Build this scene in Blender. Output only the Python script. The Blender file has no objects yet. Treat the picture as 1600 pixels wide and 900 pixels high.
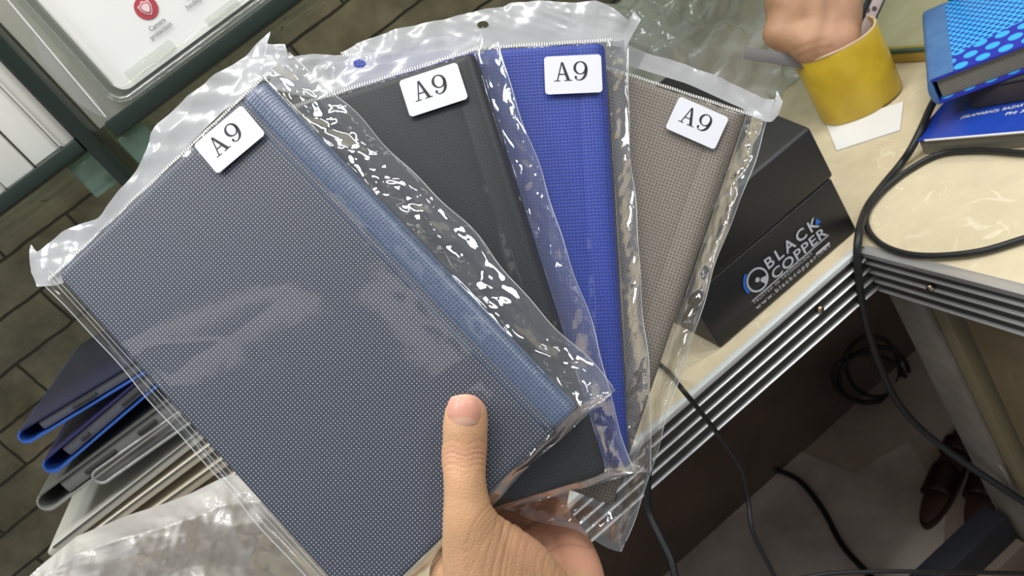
import bpy, bmesh, math, random
import numpy as np
from mathutils import Vector, Matrix
C = bpy.context.scene.collection
random.seed(7)

# ------------------------------------------------------------------ camera
F = 1180.0                                        # focal length in pixels of the 1600x900 frame
CAM = np.array([0.0, 0.0, 1.12])
d_ = np.array([.556, .737, .383]); d_ /= np.linalg.norm(d_)          # world "down" seen from the camera (x right, y down, z forward)
x_ = np.array([.767, -.633, .104]); x_ -= d_ * (x_ @ d_); x_ /= np.linalg.norm(x_)
n_ = np.cross(x_, d_)                                                # world "away", along +Y
R = np.array([x_, n_, -d_])                                          # camera vector -> world vector
EX, EY, EZ = R[:, 0], R[:, 1], R[:, 2]
cam = bpy.data.cameras.new('camera'); co = bpy.data.objects.new('camera', cam); C.objects.link(co)
cam.sensor_width = 36; cam.lens = 36 * F / 1600; cam.clip_start = .02; cam.clip_end = 20
co.matrix_world = Matrix(((EX[0], -EY[0], -EZ[0], CAM[0]), (EX[1], -EY[1], -EZ[1], CAM[1]), (EX[2], -EY[2], -EZ[2], CAM[2]), (0, 0, 0, 1)))
cam.dof.use_dof = True; cam.dof.focus_distance = .36; cam.dof.aperture_fstop = 20.0
S = bpy.context.scene
S.camera = co
S.view_settings.view_transform = 'Standard'; S.view_settings.look = 'None'; S.view_settings.gamma = 1
S.view_settings.exposure = 0.0
S.cycles.transparent_max_bounces = 40
S.cycles.max_bounces = 10

# ------------------------------------------------------------------ light
w = bpy.data.worlds.new('world'); S.world = w; w.use_nodes = True
w.node_tree.nodes['Background'].inputs[0].default_value = (.88, .93, 1, 1)
w.node_tree.nodes['Background'].inputs[1].default_value = .32
def area(name, loc, target, sx, sy, power, col=(1, .97, .92)):
    l = bpy.data.lights.new(name, 'AREA'); l.shape = 'RECTANGLE'; l.size = sx; l.size_y = sy; l.energy = power; l.color = col
    o = bpy.data.objects.new(name, l); C.objects.link(o); o.location = loc
    o.rotation_euler = (Vector(target) - Vector(loc)).to_track_quat('-Z', 'Y').to_euler(); return o
area('ceiling_tube_light', (.25, -.35, 2.5), (.1, .35, .9), 1.3, .05, 18)
area('ceiling_tube_light', (.9, .25, 2.4), (.2, .5, .8), .05, 1.2, 9)
area('ceiling_panel_light', (-.75, .15, 2.35), (-.1, .5, 1.0), .4, .4, 12, (.92, .96, 1))
area('added_film_streak_light', (-.85, -1.05, 2.35), (-.1, .3, 1.1), .60, .13, .45)  # added dim lamp, mirrored in the cover film as a faint streak
area('added_film_streak_light', (-.35, -1.1, 1.95), (-.1, .3, 1.1), .10, .40, .22)  # second added lamp for a reflection on the film
area('added_spine_light', (1.5, -.95, 2.1), (0, .35, 1.1), .5, .5, 14, (.93, .97, 1))  # added lamp so the navy spine catches a highlight from the right
area('ceiling_tube_light', (-.2, .55, 2.5), (-.1, .6, .9), 1.1, .05, 9)

# ------------------------------------------------------------------ helpers
def ray(p): return EX * ((p[0] - 800) / F) + EY * ((p[1] - 450) / F) + EZ
def D(px, py, t): return CAM + ray((px, py)) * t                      # point seen at a pixel, at a camera depth
def onX(px, py, X): r = ray((px, py)); return CAM + r * ((X - CAM[0]) / r[0])
def onY(px, py, Y): r = ray((px, py)); return CAM + r * ((Y - CAM[1]) / r[1])
def onZ(px, py, Z): r = ray((px, py)); return CAM + r * ((Z - CAM[2]) / r[2])
MW = {}
def put(o, label=None, cat=None, group=None, kind=None):
    if label: o['label'] = label
    if cat: o['category'] = cat
    if group: o['group'] = group
    if kind: o['kind'] = kind
    return o
def empty(name, M, label=None, cat=None, group=None, kind=None):
    o = bpy.data.objects.new(name, None); C.objects.link(o); o.empty_display_size = .02
    if not isinstance(M, Matrix): M = Matrix.Translation(Vector(M))
    o.matrix_world = M; MW[o.name] = M.copy()
    return put(o, label, cat, group, kind)
def mesh(name, V, Fc, mat, parent=None, smooth=False, local=False):
    V = np.asarray(V, dtype=float)
    if parent is not None:
        M = MW[parent.name]
        if not local:
            A = np.array(M.inverted()); V = V @ A[:3, :3].T + A[:3, 3]
        loc = None
    else:
        loc = np.array([(V[:, 0].min() + V[:, 0].max()) / 2, (V[:, 1].min() + V[:, 1].max()) / 2, V[:, 2].min()])
        V = V - loc
    me = bpy.data.meshes.new(name); me.from_pydata(V.tolist(), [], [tuple(map(int, f)) for f in Fc]); me.update()
    if mat: me.materials.append(mat)
    if smooth: me.polygons.foreach_set('use_smooth', [True] * len(me.polygons))
    o = bpy.data.objects.new(name, me); C.objects.link(o)
    if parent is not None: o.parent = parent; MW[o.name] = MW[parent.name]
    else: o.location = loc; MW[o.name] = Matrix.Translation(Vector(loc))
    return o
def sub(parent):                                                     # lets a mesh (identity local transform) parent sub-parts
    return parent
def fix(o, bevel=0, seg=2, auto=True):
    bm = bmesh.new(); bm.from_mesh(o.data); bmesh.ops.recalc_face_normals(bm, faces=bm.faces)
    if bevel:
        es = [e for e in bm.edges if len(e.link_faces) == 2 and e.calc_face_angle(0) > .5]
        bmesh.ops.bevel(bm, geom=es, offset=bevel, segments=seg, affect='EDGES', profile=.5)
    bm.to_mesh(o.data); bm.free()
    if auto:
        for p in o.data.polygons: p.use_smooth = True
        try: o.data.set_sharp_from_angle(angle=math.radians(40))
        except Exception: pass
    return o
BF = [(0, 1, 2, 3), (7, 6, 5, 4), (0, 4, 5, 1), (1, 5, 6, 2), (2, 6, 7, 3), (3, 7, 4, 0)]
def box(name, lo, hi, mat, parent=None, bevel=.001, local=False):
    (a, b, c), (x, y, z) = lo, hi
    V = [(a, b, c), (x, b, c), (x, y, c), (a, y, c), (a, b, z), (x, b, z), (x, y, z), (a, y, z)]
    return fix(mesh(name, V, BF, mat, parent, local=local), bevel)
def hexa(name, bottom, top, mat, parent=None, bevel=.0008):           # 4 bottom + 4 top points
    return fix(mesh(name, list(bottom) + list(top), BF, mat, parent), bevel)
def prism(name, poly, v, mat, parent=None, bevel=0, local=False, seg=2):   # polygon of 3D points extruded by v
    P = np.array(poly, float); n = len(P); V = np.vstack([P, P + np.array(v)])
    Fc = [tuple(range(n))[::-1], tuple(range(n, 2 * n))] + [(i, (i + 1) % n, (i + 1) % n + n, i + n) for i in range(n)]
    return fix(mesh(name, V, Fc, mat, parent, local=local), bevel, seg)
def catmull(P, k=8):
    P = np.array(P, float); Q = np.vstack([2 * P[0] - P[1], P, 2 * P[-1] - P[-2]]); out = []
    for i in range(1, len(Q) - 2):
        for j in range(k):
            t = j / k; a, b, c, e = Q[i - 1:i + 3]
            out.append(.5 * ((2 * b) + (c - a) * t + (2 * a - 5 * b + 4 * c - e) * t * t + (3 * b - a - 3 * c + e) * t ** 3))
    out.append(P[-1]); return np.array(out)
def tube_geo(P, r, seg=10, flat=None):
    P = np.array(P); n = len(P); r = np.full(n, r) if np.isscalar(r) else np.array(r)
    T = np.gradient(P, axis=0); T /= np.linalg.norm(T, axis=1)[:, None] + 1e-12
    u = np.cross(T[0], [0.3, .2, 1.]); u /= np.linalg.norm(u); V = []
    for i in range(n):
        u = u - T[i] * (u @ T[i]); u /= np.linalg.norm(u); v = np.cross(T[i], u)
        for j in range(seg):
            a = 2 * math.pi * j / seg; V.append(P[i] + r[i] * (math.cos(a) * u + math.sin(a) * v))
    Fc = [(i * seg + j, i * seg + (j + 1) % seg, (i + 1) * seg + (j + 1) % seg, (i + 1) * seg + j) for i in range(n - 1) for j in range(seg)]
    Fc += [tuple(range(seg))[::-1], tuple(range((n - 1) * seg, n * seg))]
    return V, Fc
def tube(name, P, r, mat, parent=None, seg=10, k=8, smooth=True, local=False):
    V, Fc = tube_geo(catmull(P, k) if k else P, r, seg); return mesh(name, V, Fc, mat, parent, smooth, local)
def grid_faces(n, m): 
    return [(i * m + j, i * m + j + 1, (i + 1) * m + j + 1, (i + 1) * m + j) for i in range(n - 1) for j in range(m - 1)]
def text(name, s, pL, pR, up, h, mat, parent, squash=True, out=(0, -1, 0), bold=0.0, spacing=1.0):
    cu = bpy.data.curves.new(name, 'FONT'); cu.body = s; cu.size = 1; cu.offset = bold; cu.extrude = 0; cu.resolution_u = 3; cu.space_character = spacing
    ob = bpy.data.objects.new(name, cu); C.objects.link(ob); bpy.context.view_layer.update()
    me = bpy.data.meshes.new_from_object(ob.evaluated_get(bpy.context.evaluated_depsgraph_get()))
    bpy.data.objects.remove(ob)
    V = np.array([v.co[:] for v in me.vertices]); Fc = [tuple(p.vertices) for p in me.polygons]; bpy.data.meshes.remove(me)
    x0, x1 = V[:, 0].min(), V[:, 0].max(); capm = .73
    pL, pR, up = np.array(pL), np.array(pR), np.array(up, float); up /= np.linalg.norm(up)
    W = pL + np.outer((V[:, 0] - x0) / (x1 - x0), pR - pL) + np.outer(V[:, 1] / capm * h, up) + np.array(out) * .0004
    return mesh(name, W, Fc, mat, parent)

# ------------------------------------------------------------------ materials
def M_(name, col=(.5, .5, .5), rough=.5, metal=0, spec=.5, bump=0, bscale=100, var=None, vscale=20, trans=0, ior=1.45, alpha=1, sss=0, coat=0, detail=4, coords='Object'):
    m = bpy.data.materials.new(name); m.use_nodes = True; nt = m.node_tree; b = nt.nodes['Principled BSDF']
    b.inputs['Base Color'].default_value = (*col, 1); b.inputs['Roughness'].default_value = rough; b.inputs['Metallic'].default_value = metal
    b.inputs['Specular IOR Level'].default_value = spec; b.inputs['Transmission Weight'].default_value = trans; b.inputs['IOR'].default_value = ior
    b.inputs['Alpha'].default_value = alpha; b.inputs['Coat Weight'].default_value = coat
    if sss: b.inputs['Subsurface Weight'].default_value = sss; b.inputs['Subsurface Radius'].default_value = (.006, .002, .001); b.inputs['Subsurface Scale'].default_value = 1
    tc = nt.nodes.new('ShaderNodeTexCoord')
    if var is not None:
        nz = nt.nodes.new('ShaderNodeTexNoise'); nz.inputs['Scale'].default_value = vscale; nz.inputs['Detail'].default_value = detail
        mx = nt.nodes.new('ShaderNodeMix'); mx.data_type = 'RGBA'; mx.inputs[6].default_value = (*col, 1); mx.inputs[7].default_value = (*var, 1)
        rp = nt.nodes.new('ShaderNodeMapRange'); rp.inputs[1].default_value = .35; rp.inputs[2].default_value = .65
        nt.links.new(tc.outputs[coords], nz.inputs['Vector']); nt.links.new(nz.outputs[0], rp.inputs[0]); nt.links.new(rp.outputs[0], mx.inputs[0]); nt.links.new(mx.outputs[2], b.inputs['Base Color'])
    if bump:
        n2 = nt.nodes.new('ShaderNodeTexNoise'); n2.inputs['Scale'].default_value = bscale; n2.inputs['Detail'].default_value = 3
        bp = nt.nodes.new('ShaderNodeBump'); bp.inputs['Strength'].default_value = bump; bp.inputs['Distance'].default_value = .001
        nt.links.new(tc.outputs[coords], n2.inputs['Vector']); nt.links.new(n2.outputs[0], bp.inputs['Height']); nt.links.new(bp.outputs[0], b.inputs['Normal'])
    return m
def nodes(m): nt = m.node_tree; return nt, nt.nodes['Principled BSDF'], nt.links.new
def mathn(nt, op, a, b=None, c=None):
    n = nt.nodes.new('ShaderNodeMath'); n.operation = op
    for i, v in enumerate((a, b, c)):
        if v is None: continue
        if isinstance(v, (int, float)): n.inputs[i].default_value = v
        else: nt.links.new(v, n.inputs[i])
    return n.outputs[0]
def mixc(nt, f, a, b):
    n = nt.nodes.new('ShaderNodeMix'); n.data_type = 'RGBA'
    nt.links.new(f, n.inputs[0])
    for i, v in ((6, a), (7, b)):
        if isinstance(v, tuple): n.inputs[i].default_value = (*v, 1)
        else: nt.links.new(v, n.inputs[i])
    return n.outputs[2]

def fabric(name, base, dot, pitch=.00135, rad=.24, rough=.5, spec=.5, emboss=.5, soft=.1, var=None):
    m = M_(name, base, rough, spec=spec); nt, b, L = nodes(m)
    tc = nt.nodes.new('ShaderNodeTexCoord'); sp = nt.nodes.new('ShaderNodeSeparateXYZ'); L(tc.outputs['Object'], sp.inputs[0])
    fx = mathn(nt, 'SUBTRACT', mathn(nt, 'FRACT', mathn(nt, 'DIVIDE', sp.outputs[0], pitch)), .5)
    fy = mathn(nt, 'SUBTRACT', mathn(nt, 'FRACT', mathn(nt, 'DIVIDE', sp.outputs[1], pitch)), .5)
    rr = mathn(nt, 'SQRT', mathn(nt, 'ADD', mathn(nt, 'MULTIPLY', fx, fx), mathn(nt, 'MULTIPLY', fy, fy)))
    mr = nt.nodes.new('ShaderNodeMapRange'); mr.inputs[1].default_value = rad - soft; mr.inputs[2].default_value = rad + soft; mr.inputs[3].default_value = 1; mr.inputs[4].default_value = 0
    L(rr, mr.inputs[0])
    bcol = base
    nz = nt.nodes.new('ShaderNodeTexNoise'); nz.inputs['Scale'].default_value = 900; nz.inputs['Detail'].default_value = 2; L(tc.outputs['Object'], nz.inputs['Vector'])
    bcol = mixc(nt, nz.outputs[0], tuple(.6 * c for c in base), tuple(min(1, 1.4 * c) for c in base))
    col = mixc(nt, mr.outputs[0], bcol, dot); L(col, b.inputs['Base Color'])
    bp = nt.nodes.new('ShaderNodeBump'); bp.inputs['Strength'].default_value = emboss; bp.inputs['Distance'].default_value = .0003
    L(mathn(nt, 'ADD', rr, mathn(nt, 'MULTIPLY', nz.outputs[0], .4)), bp.inputs['Height']); L(bp.outputs[0], b.inputs['Normal'])
    return m

def film(name, tint=(.985, .988, .988), base=.03, gain=.9, power=3.5, haze=.010, hazecol=(.9, .92, .93), rough=.07, bump=.25, bscale=220, gloss=1.0):
    m = bpy.data.materials.new(name); m.use_nodes = True; nt = m.node_tree; nt.nodes.clear(); L = nt.links.new
    out = nt.nodes.new('ShaderNodeOutputMaterial'); tr = nt.nodes.new('ShaderNodeBsdfTransparent'); tr.inputs[0].default_value = (*tint, 1)
    gl = nt.nodes.new('ShaderNodeBsdfGlossy'); gl.inputs[0].default_value = (gloss, gloss, gloss, 1); gl.inputs['Roughness'].default_value = rough
    df = nt.nodes.new('ShaderNodeBsdfDiffuse'); df.inputs[0].default_value = (*hazecol, 1)
    tl = nt.nodes.new('ShaderNodeBsdfTranslucent'); tl.inputs[0].default_value = (*hazecol, 1)
    dm = nt.nodes.new('ShaderNodeMixShader'); dm.inputs[0].default_value = .4; L(df.outputs[0], dm.inputs[1]); L(tl.outputs[0], dm.inputs[2])
    lw = nt.nodes.new('ShaderNodeLayerWeight'); lw.inputs[0].default_value = .5
    tc = nt.nodes.new('ShaderNodeTexCoord'); nz = nt.nodes.new('ShaderNodeTexNoise'); nz.inputs['Scale'].default_value = bscale; nz.inputs['Detail'].default_value = 2
    nz.inputs['Distortion'].default_value = .6
    bp = nt.nodes.new('ShaderNodeBump'); bp.inputs['Strength'].default_value = bump; bp.inputs['Distance'].default_value = .001
    L(tc.outputs['Object'], nz.inputs[0]); L(nz.outputs[0], bp.inputs['Height']); L(bp.outputs[0], gl.inputs['Normal']); L(bp.outputs[0], lw.inputs['Normal'])
    f = mathn(nt, 'ADD', mathn(nt, 'MULTIPLY', mathn(nt, 'POWER', lw.outputs['Facing'], power), gain), base)
    f = mathn(nt, 'MINIMUM', f, 1.0)
    m1 = nt.nodes.new('ShaderNodeMixShader'); m1.inputs[0].default_value = haze; L(tr.outputs[0], m1.inputs[1]); L(dm.outputs[0], m1.inputs[2])
    m2 = nt.nodes.new('ShaderNodeMixShader'); L(f, m2.inputs[0]); L(m1.outputs[0], m2.inputs[1]); L(gl.outputs[0], m2.inputs[2]); L(m2.outputs[0], out.inputs[0])
    return m

# stone cladding of the back wall
def stone():
    m = M_('stone_tiles', rough=.75, spec=.25); nt, b, L = nodes(m)
    tc = nt.nodes.new('ShaderNodeTexCoord'); sp = nt.nodes.new('ShaderNodeSeparateXYZ'); L(tc.outputs['Object'], sp.inputs[0])
    cb = nt.nodes.new('ShaderNodeCombineXYZ'); L(sp.outputs[0], cb.inputs[0]); L(mathn(nt, 'ADD', sp.outputs[2], .018), cb.inputs[1])
    wz = nt.nodes.new('ShaderNodeTexNoise'); wz.inputs['Scale'].default_value = 30; L(tc.outputs['Object'], wz.inputs[0])
    wv = nt.nodes.new('ShaderNodeVectorMath'); wv.operation = 'MULTIPLY_ADD'; L(wz.outputs['Color'], wv.inputs[0]); wv.inputs[1].default_value = (.006, .006, .006); L(cb.outputs[0], wv.inputs[2])
    br = nt.nodes.new('ShaderNodeTexBrick'); L(wv.outputs[0], br.inputs['Vector'])
    br.inputs['Color1'].default_value = (0, 0, 0, 1); br.inputs['Color2'].default_value = (1, 1, 1, 1); br.inputs['Mortar'].default_value = (.5, .5, .5, 1)
    br.inputs['Scale'].default_value = 1; br.inputs['Mortar Size'].default_value = .0022; br.inputs['Brick Width'].default_value = .19; br.inputs['Row Height'].default_value = .058; br.offset = .5
    br.inputs['Mortar Smooth'].default_value = .3
    n1 = nt.nodes.new('ShaderNodeTexNoise'); n1.inputs['Scale'].default_value = 14; n1.inputs['Detail'].default_value = 8; n1.inputs['Roughness'].default_value = .65; L(tc.outputs['Object'], n1.inputs[0])
    n2 = nt.nodes.new('ShaderNodeTexNoise'); n2.inputs['Scale'].default_value = 5; n2.inputs['Detail'].default_value = 3; n2.inputs['Distortion'].default_value = 1.5; L(tc.outputs['Object'], n2.inputs[0])
    r = nt.nodes.new('ShaderNodeMapRange'); r.inputs[1].default_value = .4; r.inputs[2].default_value = .62; L(n2.outputs[0], r.inputs[0])
    c1 = mixc(nt, br.outputs['Color'], (.18, .172, .145), (.25, .218, .168))
    c2 = mixc(nt, r.outputs[0], c1, (.30, .25, .18))
    r2 = nt.nodes.new('ShaderNodeMapRange'); r2.inputs[1].default_value = .3; r2.inputs[2].default_value = .7; r2.inputs[3].default_value = .55; r2.inputs[4].default_value = 1.35; L(n1.outputs[0], r2.inputs[0])
    vm = nt.nodes.new('ShaderNodeVectorMath'); vm.operation = 'SCALE'; L(c2, vm.inputs[0]); L(r2.outputs[0], vm.inputs['Scale'])
    c3 = mixc(nt, br.outputs['Fac'], vm.outputs[0], (.06, .055, .045)); L(c3, b.inputs['Base Color'])
    bp = nt.nodes.new('ShaderNodeBump'); bp.inputs['Strength'].default_value = .9; bp.inputs['Distance'].default_value = .006
    L(mathn(nt, 'ADD', mathn(nt, 'MULTIPLY', br.outputs['Fac'], -1), mathn(nt, 'MULTIPLY', n1.outputs[0], .7)), bp.inputs['Height']); L(bp.outputs[0], b.inputs['Normal'])
    return m
def laminate(name, base=(.60, .52, .36), line=(.74, .67, .51), scale=17):
    m = M_(name, base, .32, spec=.4); nt, b, L = nodes(m)
    tc = nt.nodes.new('ShaderNodeTexCoord'); n1 = nt.nodes.new('ShaderNodeTexNoise'); n1.inputs['Scale'].default_value = scale; n1.inputs['Detail'].default_value = 1.2; n1.inputs['Distortion'].default_value = 1.6
    L(tc.outputs['Object'], n1.inputs[0])
    ring = mathn(nt, 'ABSOLUTE', mathn(nt, 'SUBTRACT', mathn(nt, 'FRACT', mathn(nt, 'MULTIPLY', n1.outputs[0], 5)), .5))
    mr = nt.nodes.new('ShaderNodeMapRange'); mr.inputs[1].default_value = .0; mr.inputs[2].default_value = .09; mr.inputs[3].default_value = 1; mr.inputs[4].default_value = 0; L(ring, mr.inputs[0])
    n2 = nt.nodes.new('ShaderNodeTexNoise'); n2.inputs['Scale'].default_value = 60; n2.inputs['Detail'].default_value = 5; L(tc.outputs['Object'], n2.inputs[0])
    n3 = nt.nodes.new('ShaderNodeTexNoise'); n3.inputs['Scale'].default_value = 22; L(tc.outputs['Object'], n3.inputs[0])
    gate = nt.nodes.new('ShaderNodeMapRange'); gate.inputs[1].default_value = .45; gate.inputs[2].default_value = .6; L(n3.outputs[0], gate.inputs[0])
    c0 = mixc(nt, n2.outputs[0], tuple(.86 * c for c in base), tuple(1.1 * c for c in base))
    c1 = mixc(nt, mathn(nt, 'MULTIPLY', mr.outputs[0], mathn(nt, 'MULTIPLY', gate.outputs[0], .8)), c0, line); L(c1, b.inputs['Base Color'])
    return m

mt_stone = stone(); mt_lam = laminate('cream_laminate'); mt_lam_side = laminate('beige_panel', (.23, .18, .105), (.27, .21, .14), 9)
mt_floor = M_('floor_concrete', (.38, .31, .27), .6, var=(.58, .50, .46), vscale=5, bump=.3, bscale=60)
mt_cream = M_('cream_wall', (.50, .48, .36), .7, var=(.58, .56, .44), vscale=6)
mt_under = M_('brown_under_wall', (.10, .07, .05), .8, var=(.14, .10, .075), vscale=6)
mt_alu = M_('brushed_aluminium', (.80, .81, .81), .36, .75, bump=.03, bscale=300)
mt_lip = M_('aluminium_lip_highlight', (.88, .92, .90), .3, .35)  # bright base colour paints the highlight along the lip
mt_alu_dk = M_('aluminium_groove_shade', (.045, .045, .04), .5, .3)  # near-black base paints the shade between the aluminium ribs
mt_frame = M_('grey_painted_frame', (.17, .155, .13), .5, .2, var=(.24, .22, .19), vscale=30)
mt_glassedge = M_('dark_green_glass_edge', (.018, .028, .022), .25, spec=.55)
mt_greenglass = film('green_glass', tint=(.62, .74, .66), base=.05, gain=.8, haze=.08, hazecol=(.35, .55, .45), bump=0, rough=.03)
mt_clearglass = film('pale_glass', tint=(.90, .95, .91), base=.04, gain=.7, haze=.03, hazecol=(.6, .7, .6), bump=0, rough=.03)
mt_white = M_('white_card', (.78, .78, .75), .45)
mt_grayback = M_('grey_green_board', (.58, .59, .50), .6, var=(.66, .67, .58), vscale=8)
mt_black = M_('matte_black_plastic', (.014, .014, .015), .38, spec=.45, bump=.12, bscale=1400)
mt_black2 = M_('satin_black_plastic', (.018, .018, .02), .28, spec=.5)
mt_ink = M_('black_ink', (.012, .012, .014), .5)
mt_silver = M_('silver_print', (.50, .51, .55), .4, .1)
mt_blueprint = M_('blue_print', (.02, .13, .55), .4)
mt_cable = M_('black_rubber_cable', (.016, .017, .018), .42, spec=.4)
mt_sticker = M_('white_sticker_paper', (.62, .62, .67), .4)
mt_film = film('clear_film', bump=.05, bscale=70)
mt_film_crumpled = film('clear_film_crumpled', base=.12, gain=1.2, power=2.0, haze=.035, rough=.045, bump=.12, bscale=160)
mt_seam = M_('film_seam', (.80, .82, .82), .15, spec=.8, alpha=.38)
mt_header = film('white_header_film', tint=(.9, .9, .9), base=.05, gain=.6, power=3, haze=.88, hazecol=(.60, .61, .63), rough=.2, bump=.08, bscale=60)
mt_milky = film('milky_bag_film', tint=(.9, .9, .88), base=.06, gain=.9, power=3, haze=.93, hazecol=(.74, .72, .69), rough=.13, bump=.06, bscale=50)
mt_greybag = film('grey_bag_film', tint=(.9, .9, .88), base=.07, gain=.9, power=3, haze=.85, hazecol=(.80, .82, .80), rough=.15, bump=.1, bscale=40)

# ------------------------------------------------------------------ room
ZC = .76                                                              # counter top
YE, XE = .473, .295                                                   # front edge of the back counter, left face of the right counter
YW, XW = 1.15, .95
put(box('wall_back', (-1.4, YW, 0), (1.2, YW + .1, 2.6), mt_stone, bevel=0), kind='structure')
put(box('wall_right', (XW, .3, 0), (XW + .1, YW, 2.6), mt_cream, bevel=0), kind='structure')
put(box('floor', (-1.4, -1.2, -.05), (1.2, YW + .1, 0), mt_floor, bevel=0), kind='structure')

# back counter with its extruded aluminium edge
ct = empty('back_counter', (0, .8, 0), 'cream patterned laminate counter along the stone wall with ribbed aluminium front edge', 'counter')
box('worktop', (-1.2, YE + .002, ZC - .03), (XW - .02, YW - .002, ZC), mt_lam, ct, 0)
def rib_profile_x(x0, x1, yf, mat, dk, parent):
    o = box('edge_trim', (x0, yf - .003, ZC - .041), (x1, yf + .0018, ZC - .001), mt_alu_dk, parent, 0)
    for i in range(5):
        z = ZC - .0005 - i * .0098; h = .0034 if i == 0 else .0017
        P = [(x0, yf - .003 - .0030 * math.sin(a), z - h / 2 + (h / 2 + .0003) * math.cos(a)) for a in np.linspace(0, math.pi, 9)]
        prism('rib', P, (x1 - x0, 0, 0), mt_alu, o, 0)
    prism('top_lip', [(x0, yf - .0062, ZC - .001), (x0, yf + .001, ZC - .001), (x0, yf + .001, ZC + .0012), (x0, yf - .0062, ZC + .0016)], (x1 - x0, 0, 0), mt_lip, o, .0003)
    return o
et = rib_profile_x(-1.2, XE - .001, YE, 0, 0, ct)
for sx in (.2, -.1):
    s = tube('screw', [(XE - .056 if sx > 0 else sx, YE - .0035, ZC - .0175), (XE - .056 if sx > 0 else sx, YE - .0075, ZC - .0175)], .0026, M_('brass_screw', (.55, .42, .28), .3, 1), ct, 12, 0)
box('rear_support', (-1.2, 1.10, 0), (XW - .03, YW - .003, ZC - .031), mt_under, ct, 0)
# right counter, running towards the viewer
rc = empty('side_counter', (.6, -.1, 0), 'side counter at the right with beige panelled front and ribbed aluminium edge', 'counter')
box('worktop', (XE + .002, -.75, ZC - .03), (XW - .02, YE + .002, ZC), mt_lam, rc, 0)
o = box('edge_trim', (XE - .003, -.75, ZC - .041), (XE + .0018, YE - .008, ZC - .001), mt_alu_dk, rc, 0)
for i in range(5):
    z = ZC - .0005 - i * .0098; h = .0034 if i == 0 else .0013
    prism('rib', [(XE - .003, -.75, z - h), (XE - .0058, -.75, z - h * .8), (XE - .0058, -.75, z - h * .1), (XE - .003, -.75, z + .0008)], (0, YE + .742, 0), mt_alu, o, .0003)
prism('top_lip', [(XE - .006, -.75, ZC - .001), (XE + .003, -.75, ZC - .001), (XE + .003, -.75, ZC + .0012), (XE - .006, -.75, ZC + .0016)], (0, YE + .742, 0), mt_alu, o, .0003)
tube('screw', [(XE - .0035, .405, ZC - .0175), (XE - .0075, .405, ZC - .0175)], .0024, M_('brass_screw', (.5, .4, .3), .3, 1), rc, 12, 0)
box('leg', (XE + .001, .432, .003), (XE + .026, .466, ZC - .042), mt_frame, rc, .0015)
box('door_frame', (XE + .006, .418, .10), (XE + .024, .431, ZC - .042), M_('olive_frame', (.20, .17, .10), .5), rc, .001)
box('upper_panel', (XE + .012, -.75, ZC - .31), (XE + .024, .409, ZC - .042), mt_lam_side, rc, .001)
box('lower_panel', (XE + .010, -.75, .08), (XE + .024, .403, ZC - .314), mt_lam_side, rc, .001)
tube('door_catch', [onX(1545, 720, XE + .005), onX(1568, 735, XE + .002), onX(1590, 790, XE + .004)], .0022, mt_frame, rc)
# low shelf unit under the back counter
ls = empty('low_rail', (.1, .47, 0), 'dark low rail with a brown shelf board standing under the counter beside the metal leg', 'shelf')
box('rail', (-.05, .448, .405), (XE - .003, .472, .437), M_('navy_rail', (.018, .020, .028), .4), ls, .001)
box('board', (-.05, .440, .372), (XE - .003, .474, .404), M_('taupe_board', (.15, .125, .10), .6), ls, .001)
box('dark_opening', (-.05, .446, .25), (XE - .003, .470, .371), M_('maroon_opening_shade', (.045, .012, .012), .5), ls, .001)  # dark maroon box painted in place of the shaded opening below the board
for x in (-.03, XE - .03): box('foot', (x, .45, 0), (x + .02, .468, .25), mt_frame, ls, .001)

# ------------------------------------------------------------------ glass shelving at the upper left
YS = .60
uc = empty('glass_shelf_unit', onY(160, 230, YS), 'dark edged green glass display shelves fixed to the stone wall at upper left', 'shelf')
def strip_px(name, pts, Y, depth, mat, parent, bevel=.0006):
    return prism(name, [onY(*p, Y) for p in pts], (0, depth, 0), mat, parent, bevel)
def zat(p, Y=YS): return onY(*p, Y)[2]
def xat(p, Y=YS): return onY(*p, Y)[0]
xd0, xd1 = xat((93, 190)), xat((127, 190))
zd = zat((205, 300))
o = box('divider', (xd0, YS, zd), (xd1, YS + .05, zd + .75), mt_glassedge, uc, .0012)
box('glass_pane', (xd0 + .001, YS + .051, zd), (xd1 - .001, YW - .002, zd + .75), mt_greenglass, uc, .0005)
zs1, zs0 = zat((300, 90)), zat((300, 127)); xs0 = xat((166, 197))
o = box('shelf', (xs0, YS, zs0), (xs0 + .75, YS + .028, zs1), mt_glassedge, uc, .0012)
box('glass_pane', (xs0, YS + .029, zs0 + .001), (xs0 + .75, YW - .002, zs1 - .001), mt_clearglass, uc, .0005)
zl1, zl0 = zat((60, 259)), zat((60, 291)); 
o = box('shelf', (-.95, YS, zl0), (xd0 - .001, YS + .028, zl1), mt_glassedge, uc, .0012)
box('glass_pane', (-.95, YS + .029, zl0 + .001), (xd0 - .001, YW - .002, zl1 - .001), mt_clearglass, uc, .0005)
box('back_board', (xd1 + .001, YS + .0295, zs1 + .0004), (xs0 + .75, YS + .033, zs1 + .6), mt_grayback, uc, .0005)
box('back_board', (-.95, YS + .115, zl1 + .018), (xd0 - .001, YS + .122, zl1 + .6), mt_grayback, uc, .0005)
mt_pg = film('pale_green_glass', tint=(.70, .85, .75), base=.08, gain=.8, haze=.28, hazecol=(.45, .68, .55), bump=0)
box('support_block', (xat((178, 222)), YS + .012, zat((215, 275))), (xat((178, 222)) + .022, YS + .02, zs0 - .0005), mt_pg, uc, .0015)
box('support_block', (xd0 - .021, YS + .012, zat((170, 296))), (xd0 - .001, YS + .02, zl0 - .0005), mt_pg, uc, .0015)

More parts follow.
